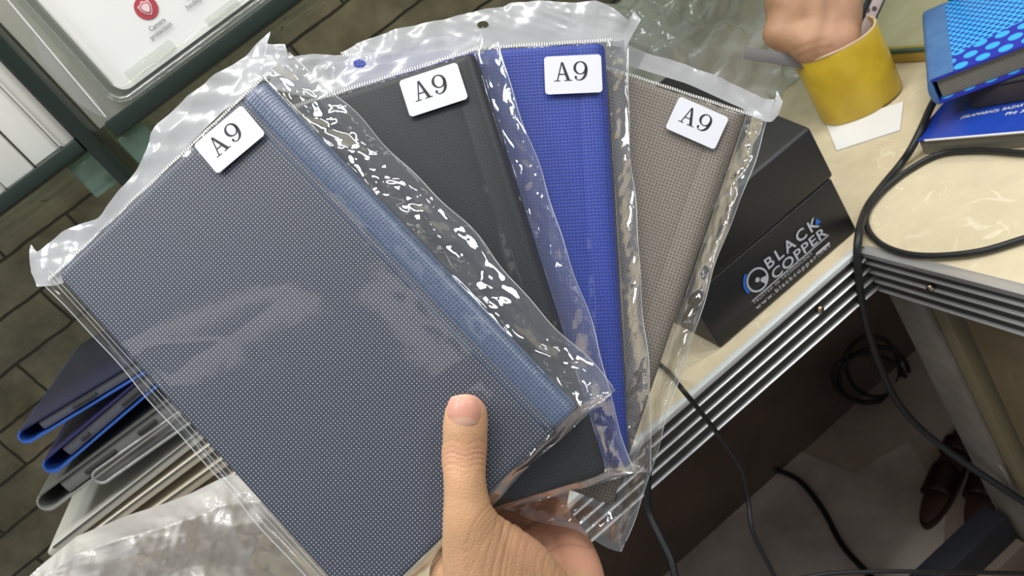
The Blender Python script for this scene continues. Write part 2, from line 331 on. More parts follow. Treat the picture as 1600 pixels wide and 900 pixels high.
# white cartons in the left compartment
cb = [((40, 10), (126, 216), (.64, .64, .57)), ((0, 60), (93, 236), (.70, .70, .64)), ((0, 140), (47, 266), (.73, .73, .67)), ((0, 260), (4, 296), (.70, .70, .64))]
names = ['white flat carton on the left glass shelf, nearest the dark divider', 'white flat carton on the left glass shelf, middle of the row', 'white flat carton on the left glass shelf, third from the divider', 'white flat carton on the left glass shelf, at the frame edge']
xr = [xd0 - .0015, xat((93, 235)), xat((47, 264)), xat((2, 297)), xat((2, 297)) - .04]
for i in range(4):
    o = empty('carton', ((xr[i] + xr[i + 1]) / 2, YS + .05, zl1), names[i], 'box', 'white cartons on the left glass shelf')
    m = M_('white_carton', cb[i][2], .4, var=tuple(c * .9 for c in cb[i][2]), vscale=15)
    box('body', (xr[i + 1] + .0012, YS + .006 + .004 * (i % 2), zl1 + .0003), (xr[i], YS + .10, zl1 + .19), m, o, .0015)
    if i == 0: box('flap', (xr[1] + .0022, YS + .0045, zl1 + .002), (xr[0] - .011, YS + .0055, zl1 + .185), M_('pale_flap', (.72, .72, .66), .35), o, .0002)
    if i == 1: box('flap', (xr[2] + .002, YS + .0085, zl1 + .002), (xr[1] - .001, YS + .0095, zl1 + .185), M_('pale_flap', (.74, .74, .68), .35), o, .0002)

# packaged phone case leaning on the right glass shelf
YP = YS + .016
def pk(px, py, dy=0): return onY(px, py, YP + dy)
base = np.array([xat((176, 160), YP) + .001, YP, zs1 + .0012])
pc = empty('phone_case_package', base, 'clear phone case in film with white card and red badge on the glass shelf', 'phone case')
pw, ph, rad_ = .21, .30, .012
def rrect(x0, z0, w_, h_, r, n=8):
    P = []
    for cx, cz, a0 in ((x0 + w_ - r, z0 + h_ - r, 0), (x0 + r, z0 + h_ - r, 90), (x0 + r, z0 + r, 180), (x0 + w_ - r, z0 + r, 270)):
        for k in range(n + 1):
            a = math.radians(a0 + 90 * k / n); P.append((cx + r * math.cos(a), cz + r * math.sin(a)))
    return P
bx, bz = base[0], base[2]
mt_clearplastic = film('clear_hard_plastic', tint=(.93, .94, .92), base=.06, gain=.9, power=2, haze=.05, hazecol=(.85, .86, .8), rough=.06, bump=0)
outer = rrect(bx, bz + .003, pw, ph, rad_); P3 = [(x, YP, z) for x, z in outer]; P3.append(P3[0])
for q, (off, rr_) in enumerate(((0, .0022), (.0075, .0014))):
    oo = rrect(bx + off, bz + .003 + off, pw - 2 * off, ph - 2 * off, rad_ - off * .5); PP = [(x, YP - .001, z) for x, z in oo]; PP.append(PP[0])
    V, Fc = tube_geo(np.array(PP), rr_, 8); mesh('case_rim', V, Fc, mt_clearplastic, pc, True)
prism('case_back', [(x, YP + .0065, z) for x, z in outer], (0, .0012, 0), mt_clearplastic, pc)
prism('card', [(x, YP + .004, z) for x, z in rrect(bx + .007, bz + .008, pw - .012, ph - .012, .009)], (0, .0015, 0), mt_white, pc)
fpx = [(-30, -50), (10, 0), (52, 48), (100, 104), (150, 157), (168, 186), (150, 178), (120, 160), (85, 120), (62, 88), (48, 45), (20, 10), (-40, -50)]
prism('film_pouch', [pk(a, b_, -.004) for a, b_ in fpx], (0, .0003, 0), film('pouch_film', tint=(.95, .95, .95), base=.1, gain=.9, power=2, haze=.35, hazecol=(.7, .7, .66), bump=.3, bscale=120), pc)
tube('film_seam', [pk(a, b_, -.005) + np.array([0, 0, .0006 * (k % 2)]) for k, (a, b_) in enumerate([(-30 + 198 * t, -50 + 236 * t) for t in np.linspace(0, 1, 22)])], .00055, M_('white_seam', (.8, .8, .78), .3), pc, 6, 3)
# raised lip and cut-outs along the lower rim
for (a, b_) in (((205, 128), (280, 78)), ((330, 45), (380, 12))):
    A, B = pk(*a, -.003), pk(*b_, -.003)
    prism('rim_cutout', [A, (B[0], A[1], A[2]), (B[0], A[1], A[2] + .0075), (A[0], A[1], A[2] + .0075)], (0, .002, 0), mt_clearplastic, pc, .0012)
# red badge with a shield
bc = pk(228, 12, .002); rb = 17.5 * (bc[1]) / .9 / F * 1.0
tt = (bc - CAM) @ EZ; rb = 17.5 * tt / F
mt_red = M_('red_print', (.42, .055, .075), .5)
prism('badge', [(bc[0] + rb * math.cos(a), bc[1] + .0015, bc[2] + rb * math.sin(a)) for a in np.linspace(0, 2 * math.pi, 33)[:-1]], (0, .0004, 0), mt_red, pc)
def shield(s, dy, m, nm):
    pts = [(-.5, .38), (-.2, .42), (0, .58), (.2, .42), (.5, .38), (.46, -.05), (.25, -.4), (0, -.6), (-.25, -.4), (-.46, -.05)]
    prism(nm, [(bc[0] + x * rb * s, bc[1] + dy, bc[2] + y * rb * s) for x, y in pts], (0, .0002, 0), m, pc)
shield(1.15, .0012, M_('pink_print', (.8, .6, .6), .5), 'shield_emblem'); shield(.92, .0009, mt_red, 'shield_emblem'); shield(.72, .0006, M_('pink_print', (.78, .6, .6), .5), 'shield_emblem')
mt_greyink = M_('grey_ink', (.16, .16, .16), .6)
upz = (0, 0, 1); hx = 7.5 * tt / F
def txt_c(s, px, py, wpx, parent):
    c = pk(px, py, .003); w2 = wpx * tt / F / 2
    text('printed_text', s, c - np.array([w2, 0, 0]), c + np.array([w2, 0, 0]), upz, hx, mt_greyink, parent, bold=.01)
txt_c('Camera', 248, 41, 29, pc); txt_c('protection', 254, 51, 40, pc); txt_c('hockey', 305, 7, 28, pc); txt_c('Air', 297, -3, 12, pc)

# ------------------------------------------------------------------ crumpled sheets
def fold_field(x, y, n, lam, seed, warp=.35):
    r = np.random.RandomState(seed); out = np.zeros_like(x)
    wx = sum(np.sin(x / lam * r.uniform(.5, 2) + y / lam * r.uniform(-2, 2) + r.uniform(0, 6)) for _ in range(4)) / 4
    wy = sum(np.sin(y / lam * r.uniform(.5, 2) + x / lam * r.uniform(-2, 2) + r.uniform(0, 6)) for _ in range(4)) / 4
    for k in range(n):
        a = r.uniform(0, math.pi); l = lam * r.uniform(.5, 2.2); ph = (x * math.cos(a) + y * math.sin(a)) / l + r.uniform(0, 1) + warp * (wx * r.uniform(-1, 1) + wy * r.uniform(-1, 1)) * lam / l
        t = np.abs(ph - np.floor(ph) - .5) * 2; out += (t - .5) * l / lam
    return out / n * 2
def heap(name, cx, cy, cz, rx, ry, rz, mat, seed, amp, lam, n=120, m=70, label=None, cat=None, rot=0, sq=.7):
    th = np.linspace(0, 2 * math.pi, n, endpoint=False); ph = np.linspace(0, math.pi / 2, m)
    T, Pp = np.meshgrid(th, ph, indexing='ij')
    sx = np.sign(np.cos(T)) * np.abs(np.cos(T)) ** sq; sy = np.sign(np.sin(T)) * np.abs(np.sin(T)) ** sq
    x = sx * np.cos(Pp) ** .8; y = sy * np.cos(Pp) ** .8; z = np.sin(Pp)
    fx = fold_field(x * rx + z * rz, y * ry - z * rz * .6, 9, lam, seed); fy = fold_field(x * rx - z * rz * .5, y * ry + z * rz, 9, lam * .45, seed + 1)
    g = 1 + (fx * amp + fy * amp * .4) / min(rx, ry, rz)
    X = cx + rx * x * g; Y = cy + ry * y * g; Z = cz + np.maximum(rz * z * g, 0.0006)
    V = np.stack([X, Y, Z], -1).reshape(-1, 3)
    Fc = [(i * m + j, ((i + 1) % n) * m + j, ((i + 1) % n) * m + j + 1, i * m + j + 1) for i in range(n) for j in range(m - 1)]
    o = mesh(name, V, Fc, mat, None, True); return put(o, label, cat)

# ------------------------------------------------------------------ tablet covers and their bags
AX, AY = math.tan(math.radians(2)), math.tan(math.radians(4))
N = np.array([AX, AY, 1.]); N /= np.linalg.norm(N)                    # plane normal in camera axes (away from the camera)
W, H, T = .134, .212, .0115
def oncase(px, py, i, lift=0):
    r = np.array([(px - 800) / F, (py - 450) / F, 1.]); t = (N[2] * .345 + i * .015 - lift) / (N @ r); return CAM + R @ (r * t)
specs = [  # spine top corner, spine bottom corner
    ((412, 121), (905, 637)), ((744, 82), (948, 737)), ((947, 73), (985, 722)), ((1166, 178), (958, 793))]
nW = -(R @ N)
def case_matrix(i):
    a, b = oncase(*specs[i][0], i), oncase(*specs[i][1], i)
    y = a - b; y /= np.linalg.norm(y); z = nW; x = np.cross(y, z); x /= np.linalg.norm(x); z = np.cross(x, y)
    c = (a + b) / 2 - x * W / 2
    return Matrix(((x[0], y[0], z[0], c[0]), (x[1], y[1], z[1], c[1]), (x[2], y[2], z[2], c[2]), (0, 0, 0, 1)))
def to_local(M, P):
    A = np.array(M.inverted()); return np.asarray(P) @ A[:3, :3].T + A[:3, 3]
def swept(name, prof, thick, mat, parent, rtop=.005, ny=90, crown=0.0):
    # prof: (x, z) outer profile; thickness goes inwards; rounded outer corners
    P = np.array(prof); Tn = np.gradient(P, axis=0); Tn /= np.linalg.norm(Tn, axis=1)[:, None]; Nn = np.stack([Tn[:, 1], -Tn[:, 0]], 1)
    I = P + Nn * thick
    def ym(x):
        e = rtop - (x + W / 2)
        return H / 2 - (rtop - math.sqrt(max(rtop ** 2 - e * e, 0)) if e > 0 else 0)
    ys = np.linspace(-1, 1, ny); ys = np.sign(ys) * (1 - (1 - np.abs(ys)) ** 1.3)
    V = []; n = len(P)
    for s, Q in ((0, P), (1, I)):
        for yy in ys:
            for k in range(n):
                edge = (1 - min(1, (1 - abs(yy)) * H / 2 / .0025)); e2 = edge ** 2 * .0009
                q = Q[k] + Nn[k] * (e2 if s == 0 else 0); V.append((q[0], yy * ym(P[k][0]), q[1]))
    Fc = []; o = ny * n
    for j in range(ny - 1):
        for k in range(n - 1):
            a = j * n + k; Fc.append((a, a + 1, a + n + 1, a + n)); Fc.append((o + a, o + a + n, o + a + n + 1, o + a + 1))
        Fc.append((j * n, (j + 1) * n, o + (j + 1) * n, o + j * n)); k = n - 1; Fc.append((j * n + k, o + j * n + k, o + (j + 1) * n + k, (j + 1) * n + k))
    for k in range(n - 1):
        Fc.append((k, o + k, o + k + 1, k + 1)); j = (ny - 1) * n; Fc.append((j + k, j + k + 1, o + j + k + 1, o + j + k))
    ob = mesh(name, V, Fc, mat, parent, local=True); return fix(ob)
def arcpts(cx, cz, rx, rz, a0, a1, n): return [(cx + rx * math.cos(math.radians(a)), cz + rz * math.sin(math.radians(a))) for a in np.linspace(a0, a1, n)]

colors = [('navy', (.040, .047, .068), (.44, .46, .52), (.10, .135, .215), (.025, .035, .06)),  # pale navy dots are glints painted into the fabric colour
          ('black', (.011, .012, .015), (.022, .023, .027), (.02, .021, .027), (.01, .01, .012)),
          ('royal blue', (.020, .050, .33), (.008, .016, .12), (.03, .07, .42), (.012, .025, .18)),
          ('taupe', (.22, .19, .155), (.075, .062, .05), (.22, .19, .16), (.10, .085, .07))]
labels = ['navy blue dotted tablet cover at the front of the held fan, under the thumb',
          'black tablet cover, second in the held fan, between the navy and bright blue ones',
          'bright royal blue textured tablet cover, third in the held fan',
          'grey brown woven tablet cover at the back of the held fan']
blabels = ['clear plastic bag with white header around the navy cover, sticker A9 tilted at top left',
           'clear plastic bag around the black cover with white sticker A9',
           'clear plastic bag with wide white punched header around the bright blue cover',
           'clear plastic bag with narrow folded white header around the grey brown cover']
stickers = [((302, 228), (380, 165), (415, 210), (343, 273)), ((625, 127), (715, 98), (731, 155), (640, 185)), ((850, 90), (938, 86), (942, 145), (852, 149)), ((1060, 150), (1137, 185), (1117, 235), (1040, 202))]
headers = [
 [((49, 425), (52, 443)), ((46, 382), (70, 442)), ((58, 393), (80, 441)), ((97, 362), (97, 436)), ((126, 351), (120, 410)), ((158, 343), (150, 376)), ((190, 300), (205, 320)), ((225, 249), (240, 280)), ((247, 194), (290, 222)), ((328, 125), (340, 172)), ((380, 88), (372, 148)), ((423, 50), (392, 135)), ((419, 70), (402, 125)), ((449, 74), (425, 116)), ((454, 92), (450, 108))],
 [((420, 128), (432, 140)), ((450, 93), (470, 150)), ((490, 85), (510, 153)), ((540, 88), (560, 138)), ((600, 82), (615, 120)), ((645, 76), (655, 103)), ((668, 57), (690, 95)), ((705, 55), (715, 88)), ((740, 68), (738, 82)), ((758, 84), (748, 86))],
 [((532, 83), (540, 92)), ((560, 66), (570, 90)), ((611, 49), (615, 86)), ((680, 33), (680, 82)), ((740, 20), (740, 76)), ((785, 11), (785, 74)), ((800, 4), (800, 73)), ((860, 2), (860, 71)), ((900, 4), (900, 70)), ((930, 4), (925, 70)), ((955, 15), (945, 70)), ((980, 34), (960, 72)), ((990, 20), (972, 74)), ((1001, 33), (975, 78)), ((983, 52), (977, 82)), ((980, 70), (978, 90))],
 [((968, 78), (958, 92)), ((985, 76), (975, 100)), ((1080, 106), (1070, 130)), ((1130, 126), (1120, 152)), ((1180, 147), (1160, 170)), ((1190, 153), (1175, 182)), ((1212, 156), (1195, 190)), ((1214, 141), (1206, 190)), ((1222, 160), (1216, 180))]]
holes = [None, (562, 100, 10, 7), (755, 41, 9, 6), None]
margins = [(.009, .019, .006, .004), (.008, .013, .004, .003), (.008, .011, .004, .003), (.012, .012, .019, .003)]   # left, right, bottom, top

def letter_polys():
    A = [[(.14, .03), (.21, .03), (.475, .95), (.41, .97)], [(.40, 1.0), (.53, 1.0), (.89, .03), (.70, .03)], [(.25, .33), (.70, .33), (.68, .39), (.27, .39)], [(0, 0), (.34, 0), (.34, .045), (0, .045)], [(.56, 0), (1.0, 0), (1.0, .045), (.56, .045)]]
    Nn = []; K = 28
    for k in range(K):
        a, b = 2 * math.pi * k / K, 2 * math.pi * (k + 1) / K
        q = lambda t, rx, ry: (.44 + rx * math.cos(t), .66 + ry * math.sin(t))
        Nn.append([q(a, .42, .35), q(b, .42, .35), q(b, .26, .295), q(a, .26, .295)])
    sp = catmull([(.78, .72, .08), (.785, .5, .085), (.72, .27, .085), (.58, .1, .06), (.4, .025, .03), (.24, .03, .025), (.14, .11, .025)], 5)
    for a, b in zip(sp[:-1], sp[1:]):
        t = b[:2] - a[:2]; t /= np.linalg.norm(t); n = np.array([-t[1], t[0]])
        Nn.append([tuple(a[:2] + n * a[2]), tuple(b[:2] + n * b[2]), tuple(b[:2] - n * b[2]), tuple(a[:2] - n * a[2])])
    Nn.append([(.15 + .075 * math.cos(a), .17 + .085 * math.sin(a)) for a in np.linspace(0, 2 * math.pi, 17)[:-1]])
    return A, Nn
LA, L9 = letter_polys()

for i in range(4):
    Mx = case_matrix(i); cname, base, dot, spb, spd = colors[i]
    tc_ = empty('tablet_cover', Mx, labels[i], 'tablet cover', 'tablet covers held in a fan')
    fab = fabric(cname + ' dotted fabric', base, dot, .00157 if i == 0 else .0017, .17 if i == 0 else .26, rough=[.42, .45, .5, .6][i], emboss=[.4, .12, .8, .8][i], soft=.08 if i == 0 else .12)
    spm = fabric(cname + ' spine fabric', spb, spd, .0017, .24, rough=.30, spec=.8, emboss=.5) if i == 0 else fab  # navy spine base is lightened to paint the highlight along it
    gd = 1 if i == 0 else .3
    s = .0145                                                        # spine zone width
    # profiles run from the fore edge (left) over the front to the spine
    front = [(-W / 2, -.0018)] + arcpts(-W / 2 + .0018, -.0018, .0018, .0018, 175, 95, 5) + [(x, 0) for x in np.linspace(-W / 2 + .003, W / 2 - s - .003, 40)] + [(W / 2 - s - .0015, -.0004 * gd), (W / 2 - s, -.0009 * gd)]
    spine = [(W / 2 - s, -.0009 * gd), (W / 2 - s + .001, -.0005 * gd), (W / 2 - s + .003, .0004 * gd)] + arcpts(W / 2 - .0070, -T / 2, .0070, T / 2 + .0007 * gd, 95, -95, 22) + [(W / 2 - s + .003, -T)]
    back = [(W / 2 - s + .003, -T), (W / 2 - s, -T + .0002)] + [(x, -T) for x in np.linspace(W / 2 - s - .003, -W / 2, 12)]
    fo = swept('front_cover', front, .0017, fab, tc_)
    swept('spine', spine, .0017, spm, tc_)
    swept('back_cover', back, .0017, fab, tc_)
    for k, (xx, zz) in enumerate(((W / 2 - s - .0030, .0000),)):
        if i < 1: tube('crease_line', [(xx, -H / 2 + .003, zz), (xx, 0, zz), (xx, H / 2 - .003, zz)], .00045, spm, tc_, 6, 20, local=True)  # pressed ridge in the lighter spine tone, which paints its highlight
    box('inner_tray', (-W / 2 + .003, -H / 2 + .002, -T + .0021), (W / 2 - s + .004, H / 2 - .002, -.0022), M_('dark_tray_rubber', (.03, .03, .035), .5), tc_, .0015, local=True)

    bag = empty('plastic_bag', Mx, blabels[i], 'plastic bag', 'clear bags around the held tablet covers')
    ml, mr, mb, mtp = margins[i]
    xs = np.concatenate([np.linspace(-W / 2 - ml, -W / 2, 18)[:-1], np.linspace(-W / 2, W / 2, 72), np.linspace(W / 2, W / 2 + mr, 34)[1:]])
    ys = np.concatenate([np.linspace(-H / 2 - mb, -H / 2 + .01, 24)[:-1], np.linspace(-H / 2 + .01, H / 2 - .008, 230), np.linspace(H / 2 - .008, H / 2 + mtp, 16)[1:]])
    X, Y = np.meshgrid(xs, ys, indexing='ij')
    rs = np.random.RandomState(40 + i)
    def wob(y, s0): return sum(np.sin(y / l * 6.28 + ph) * a for l, ph, a in ((.21, s0, .5), (.083, s0 * 2, .3), (.04, s0 * 3, .2)))
    ex_r = 1 + .16 * wob(Y, 1.3 + i); ex_l = 1 + .13 * wob(Y, 2.9 + i)
    for side in (0, 1):
        dx = np.maximum(X - W / 2, 0); dl = np.maximum(-W / 2 - X, 0); Xd = X + dx * (ex_r - 1) - dl * (ex_l - 1)
        yb = np.maximum(-H / 2 - Y, 0); Yd = Y - (yb > 0) * yb * .3 * wob(X, 4.1 + i)
        yt = np.maximum(Y - H / 2, 0)
        sr = np.clip(dx / mr, 0, 1); sl = np.clip(dl / ml, 0, 1); sb = np.clip(yb / mb, 0, 1); st_ = np.clip(yt / mtp, 0, 1)
        ed = np.maximum(np.maximum(sr, sl), np.maximum(sb, st_))
        z0 = .0009 if side == 0 else -T - .0009
        zm = -.0055 + (.0002 if side == 0 else -.0002)
        prox = np.maximum.reduce([np.exp(-np.abs(X - W / 2) / .012), .5 * np.exp(-np.abs(X + W / 2) / .01), .8 * np.exp(-np.abs(Y + H / 2) / .012), .6 * np.exp(-np.abs(H / 2 - Y) / .008)])
        spz = np.where((X > W / 2 - .0145), .0007, 0)
        zz = z0 + (zm - z0) * (3 * ed ** 2 - 2 * ed ** 3)
        lam = .017
        f1 = fold_field(X, Y * .6, 6, lam, 100 + i * 7 + side * 3, .6); f2 = fold_field(X, Y * .8, 5, lam * .42, 200 + i * 7 + side * 3, .6)
        flow = fold_field(X * .6, Y, 4, .06, 300 + i * 5 + side)
        wr = np.maximum(ed > 0, 0) * 1.0
        corner = np.exp(-((X - W / 2) ** 2 + (Y + H / 2) ** 2) / .03 ** 2)
        amp = np.where(ed > 0, (.0019 + .0016 * corner) * np.sin(np.pi * np.clip(np.maximum(sr, np.maximum(sl, sb)) * .85 + .12, 0, 1)), .0)
        if i == 0: amp = amp * np.where(X < -W / 2, .25, 1.2)
        z = zz + amp * (1.15 * f1 + .35 * f2)
        lift = np.where(ed > 0, 0, np.abs(f1 * .00055 + f2 * .0003) * prox + np.abs(flow) * .0007) + np.where(ed > 0, 0, spz * .9)
        z = z + (lift if side == 0 else -lift * .5)
        if side == 1: z = np.maximum(z, -T - .0016)
        V = np.stack([Xd, Yd, z], -1).reshape(-1, 3)
        fs = mesh('film_sheet', V, grid_faces(len(xs), len(ys)), mt_film, bag, True, local=True); fs.data.materials.append(mt_film_crumpled)
        rim = ((ed[:-1, :-1] + ed[1:, 1:] > .03) & ((X[:-1, :-1] > -W / 2) | (i > 0))).astype(np.int32).ravel(); fs.data.polygons.foreach_set('material_index', rim)
    # welded seams at the two long edges and bottom
    yy = np.linspace(-H / 2 - mb * .8, H / 2 + mtp, 60)
    def seam(xf, zf, rad): V, Fc = tube_geo(np.stack([xf(yy), yy, zf(yy)], 1), rad, 6); mesh('welded_seam', V, Fc, mt_seam, bag, True, local=True)
    seam(lambda y: W / 2 + mr * (1 + .16 * wob(y, 1.3 + i)), lambda y: -.0055 + 0 * y + .0006 * np.sin(y * 90), .00022)
    seam(lambda y: -W / 2 - ml * (1 + .13 * wob(y, 2.9 + i)), lambda y: -.0055 + 0 * y, .00028)
    if i == 0: seam(lambda y: -W / 2 - ml * .45 * (1 + .1 * wob(y, 1.9)), lambda y: -.003 + 0 * y, .00018); seam(lambda y: -W / 2 - ml * .12 + 0 * y, lambda y: -.001 + 0 * y, .00016)
    # header of white film
    prs = headers[i]
    tops = catmull([(*p[0], 0) for p in prs], 10)[:, :2]; bots = catmull([(*p[1], 0) for p in prs], 10)[:, :2]
    # linear resample keeps the sharp torn corners
    def lin(pts, k): 
        out = []
        for a, b in zip(pts[:-1], pts[1:]):
            for j in range(k): out.append(np.array(a) + (np.array(b) - np.array(a)) * j / k)
        out.append(np.array(pts[-1])); return np.array(out)
    tl, bl = lin([p[0] for p in prs], 10), lin([p[1] for p in prs], 10); tops = tops * .35 + tl * .65; bots = bots * .5 + bl * .5
    if i == 0: bots = bots + np.array([5, 5])
    m = 40; V = []; n = len(tops)
    inside = np.zeros((n, m), bool)
    for k in range(n):
        for j in range(m):
            q = bots[k] + (tops[k] - bots[k]) * j / (m - 1)
            if holes[i]:
                hx_, hy_, ha, hb_ = holes[i]; e_ = math.hypot((q[0] - hx_) / ha, (q[1] - hy_) / hb_)
                if e_ < 1: inside[k, j] = True; q = np.array([hx_, hy_]) + (q - np.array([hx_, hy_])) / max(e_, .05)
            V.append(oncase(q[0], q[1], i, -.0045))
    Lc = to_local(Mx, np.array(V)); g = Lc.reshape(n, m, 3)
    f1 = fold_field(g[:, :, 0], g[:, :, 1], 6, .022, 500 + i); f2 = fold_field(g[:, :, 0], g[:, :, 1], 6, .008, 600 + i)
    env = np.linspace(.15, 1, m)[None, :]
    g[:, :, 2] += (f1 * .0028 + f2 * .0009) * env + .0010 * env
    Fc = grid_faces(n, m)
    ins = inside.ravel(); Fc = [f for f in Fc if not all(ins[list(f)])]
    mesh('header', g.reshape(-1, 3), Fc, mt_header, bag, True, local=True)
    # ribbed heat seal between header and cover
    ms = bpy.data.materials.get('heat_seal')
    if ms is None:
        ms = M_('heat_seal', (.75, .75, .73), .25, spec=.7); nt, b, L = nodes(ms)
        tcn = nt.nodes.new('ShaderNodeTexCoord'); sp = nt.nodes.new('ShaderNodeSeparateXYZ'); L(tcn.outputs['Object'], sp.inputs[0])
        fr = mathn(nt, 'GREATER_THAN', mathn(nt, 'FRACT', mathn(nt, 'MULTIPLY', sp.outputs[0], 1 / .0013)), .5)
        L(mixc(nt, fr, (.13, .13, .13), (.7, .7, .68)), b.inputs['Base Color'])
        L(mathn(nt, 'ADD', mathn(nt, 'MULTIPLY', fr, .25), .55), b.inputs['Alpha'])
    sx_ = np.linspace(-W / 2 - ml * .6, W / 2 + .003, 60); V = []
    for x in sx_:
        for j in range(3): V.append((x, H / 2 + .0012 + .0011 * j, -.0022 - .0008 * j + .0003 * math.sin(x * 300)))
    mesh('heat_seal', V, grid_faces(60, 3), ms, bag, True, local=True)
    # sticker
    q = [to_local(Mx, oncase(*p, i, .0016)) for p in stickers[i]]
    c = sum(q) / 4; ux = (q[1] - q[0] + q[2] - q[3]) / 2; w_ = np.linalg.norm(ux); ux /= w_; uy = np.cross([0, 0, 1], ux); h_ = np.linalg.norm((q[0] - q[3] + q[1] - q[2]) / 2)
    def sp2(a, b, z): v = c + ux * a + uy * b; return (v[0], v[1], z)
    zs_ = .0026
    st = prism('sticker', [sp2(a, b, zs_) for a, b in rrect(-w_ / 2, -h_ / 2, w_, h_, .0018, 6)], (0, 0, .00012), mt_sticker, bag, local=True)
    ch = h_ * .50; V = []; Fc = []
    for polys, x0, sc in ((LA, -w_ * .5 + w_ * .165, (ch * .92, ch)), (L9, -w_ * .5 + w_ * .50, (ch * .86, ch))):
        for P in polys:
            b0 = len(V); V += [sp2(x0 + x * sc[0], -h_ * .165 + y * sc[1], zs_ + .00022) for x, y in P]; Fc.append(tuple(range(b0, b0 + len(P))))
    mesh('printed_text', V, Fc, mt_ink, st, local=True)

# ------------------------------------------------------------------ hand
def capsule(P, Rr, seg=24):
    P = catmull(np.array(P, float), 6); Rr = catmull(np.array([(r, 0, 0) for r in Rr]), 6)[:, 0]
    # round caps
    def cap(p, dirv, r): return [(p + dirv * r * math.sin(a), r * math.cos(a)) for a in np.linspace(.35, 1.45, 5)]
    d0 = P[0] - P[1]; d0 /= np.linalg.norm(d0); d1 = P[-1] - P[-2]; d1 /= np.linalg.norm(d1)
    A = cap(P[0], d0, Rr[0])[::-1]; B = cap(P[-1], d1, Rr[-1])
    PP = np.array([a[0] for a in A] + list(P) + [b[0] for b in B]); RR = np.array([a[1] for a in A] + list(Rr) + [b[1] for b in B])
    return PP, RR
def body(name, chains, mat, voxel, smooth, post=None, label=None, cat=None, seg=24, squash=None):
    V = []; Fc = []
    for ci, ch in enumerate(chains):
        pts = [D(a, b, t) for a, b, t, r in ch]; rad = [r * t / F for a, b, t, r in ch]
        PP, RR = capsule(pts, rad); v, f = tube_geo(PP, RR, seg); b0 = len(V)
        V += list(v); Fc += [tuple(x + b0 for x in q) for q in f]
    o = mesh(name, V, Fc, mat)
    md = o.modifiers.new('r', 'REMESH'); md.mode = 'VOXEL'; md.voxel_size = voxel
    sm = o.modifiers.new('s', 'SMOOTH'); sm.factor = .6; sm.iterations = smooth
    bpy.context.view_layer.update()
    me = bpy.data.meshes.new_from_object(o.evaluated_get(bpy.context.evaluated_depsgraph_get())); o.modifiers.clear(); o.data = me
    if not me.materials: me.materials.append(mat)
    n = len(me.vertices); co_ = np.empty(n * 3); me.vertices.foreach_get('co', co_); co_ = co_.reshape(-1, 3); no = np.empty(n * 3); me.vertex_normals.foreach_get('vector', no); no = no.reshape(-1, 3)
    if post:
        loc = np.array(o.location); co_ = post(co_ + loc, no, me) - loc
        me.vertices.foreach_set('co', co_.ravel())
    me.polygons.foreach_set('use_smooth', [True] * len(me.polygons)); me.update()
    return put(o, label, cat)
def project(Pw):
    q = (Pw - CAM) @ R; return np.stack([q[:, 0] / q[:, 2] * F + 800, q[:, 1] / q[:, 2] * F + 450, q[:, 2]], 1)

def skin_mat(name, base, deep, pink):
    m = M_(name, base, .44, spec=.4, sss=.12); nt, b, L = nodes(m)
    at = nt.nodes.new('ShaderNodeAttribute'); at.attribute_name = 'tone'
    sp = nt.nodes.new('ShaderNodeSeparateColor'); L(at.outputs['Color'], sp.inputs[0])
    tc = nt.nodes.new('ShaderNodeTexCoord'); nz = nt.nodes.new('ShaderNodeTexNoise'); nz.inputs['Scale'].default_value = 90; nz.inputs['Detail'].default_value = 6; L(tc.outputs['Object'], nz.inputs[0])
    c0 = mixc(nt, nz.outputs[0], tuple(.82 * c for c in base), tuple(min(1, 1.15 * c) for c in base))
    c1 = mixc(nt, sp.outputs[0], c0, pink); c2 = mixc(nt, sp.outputs[1], c1, deep); L(c2, b.inputs['Base Color'])
    vo = nt.nodes.new('ShaderNodeTexVoronoi'); vo.inputs['Scale'].default_value = 1100; L(tc.outputs['Object'], vo.inputs['Vector'])
    n2 = nt.nodes.new('ShaderNodeTexNoise'); n2.inputs['Scale'].default_value = 400; n2.inputs['Detail'].default_value = 3; L(tc.outputs['Object'], n2.inputs[0])
    bp = nt.nodes.new('ShaderNodeBump'); bp.inputs['Strength'].default_value = .35; bp.inputs['Distance'].default_value = .0004
    L(mathn(nt, 'ADD', vo.outputs['Distance'], n2.outputs[0]), bp.inputs['Height']); L(bp.outputs[0], b.inputs['Normal'])
    return m
mt_skin = skin_mat('skin', (.56, .325, .175), (.30, .14, .075), (.62, .30, .21))

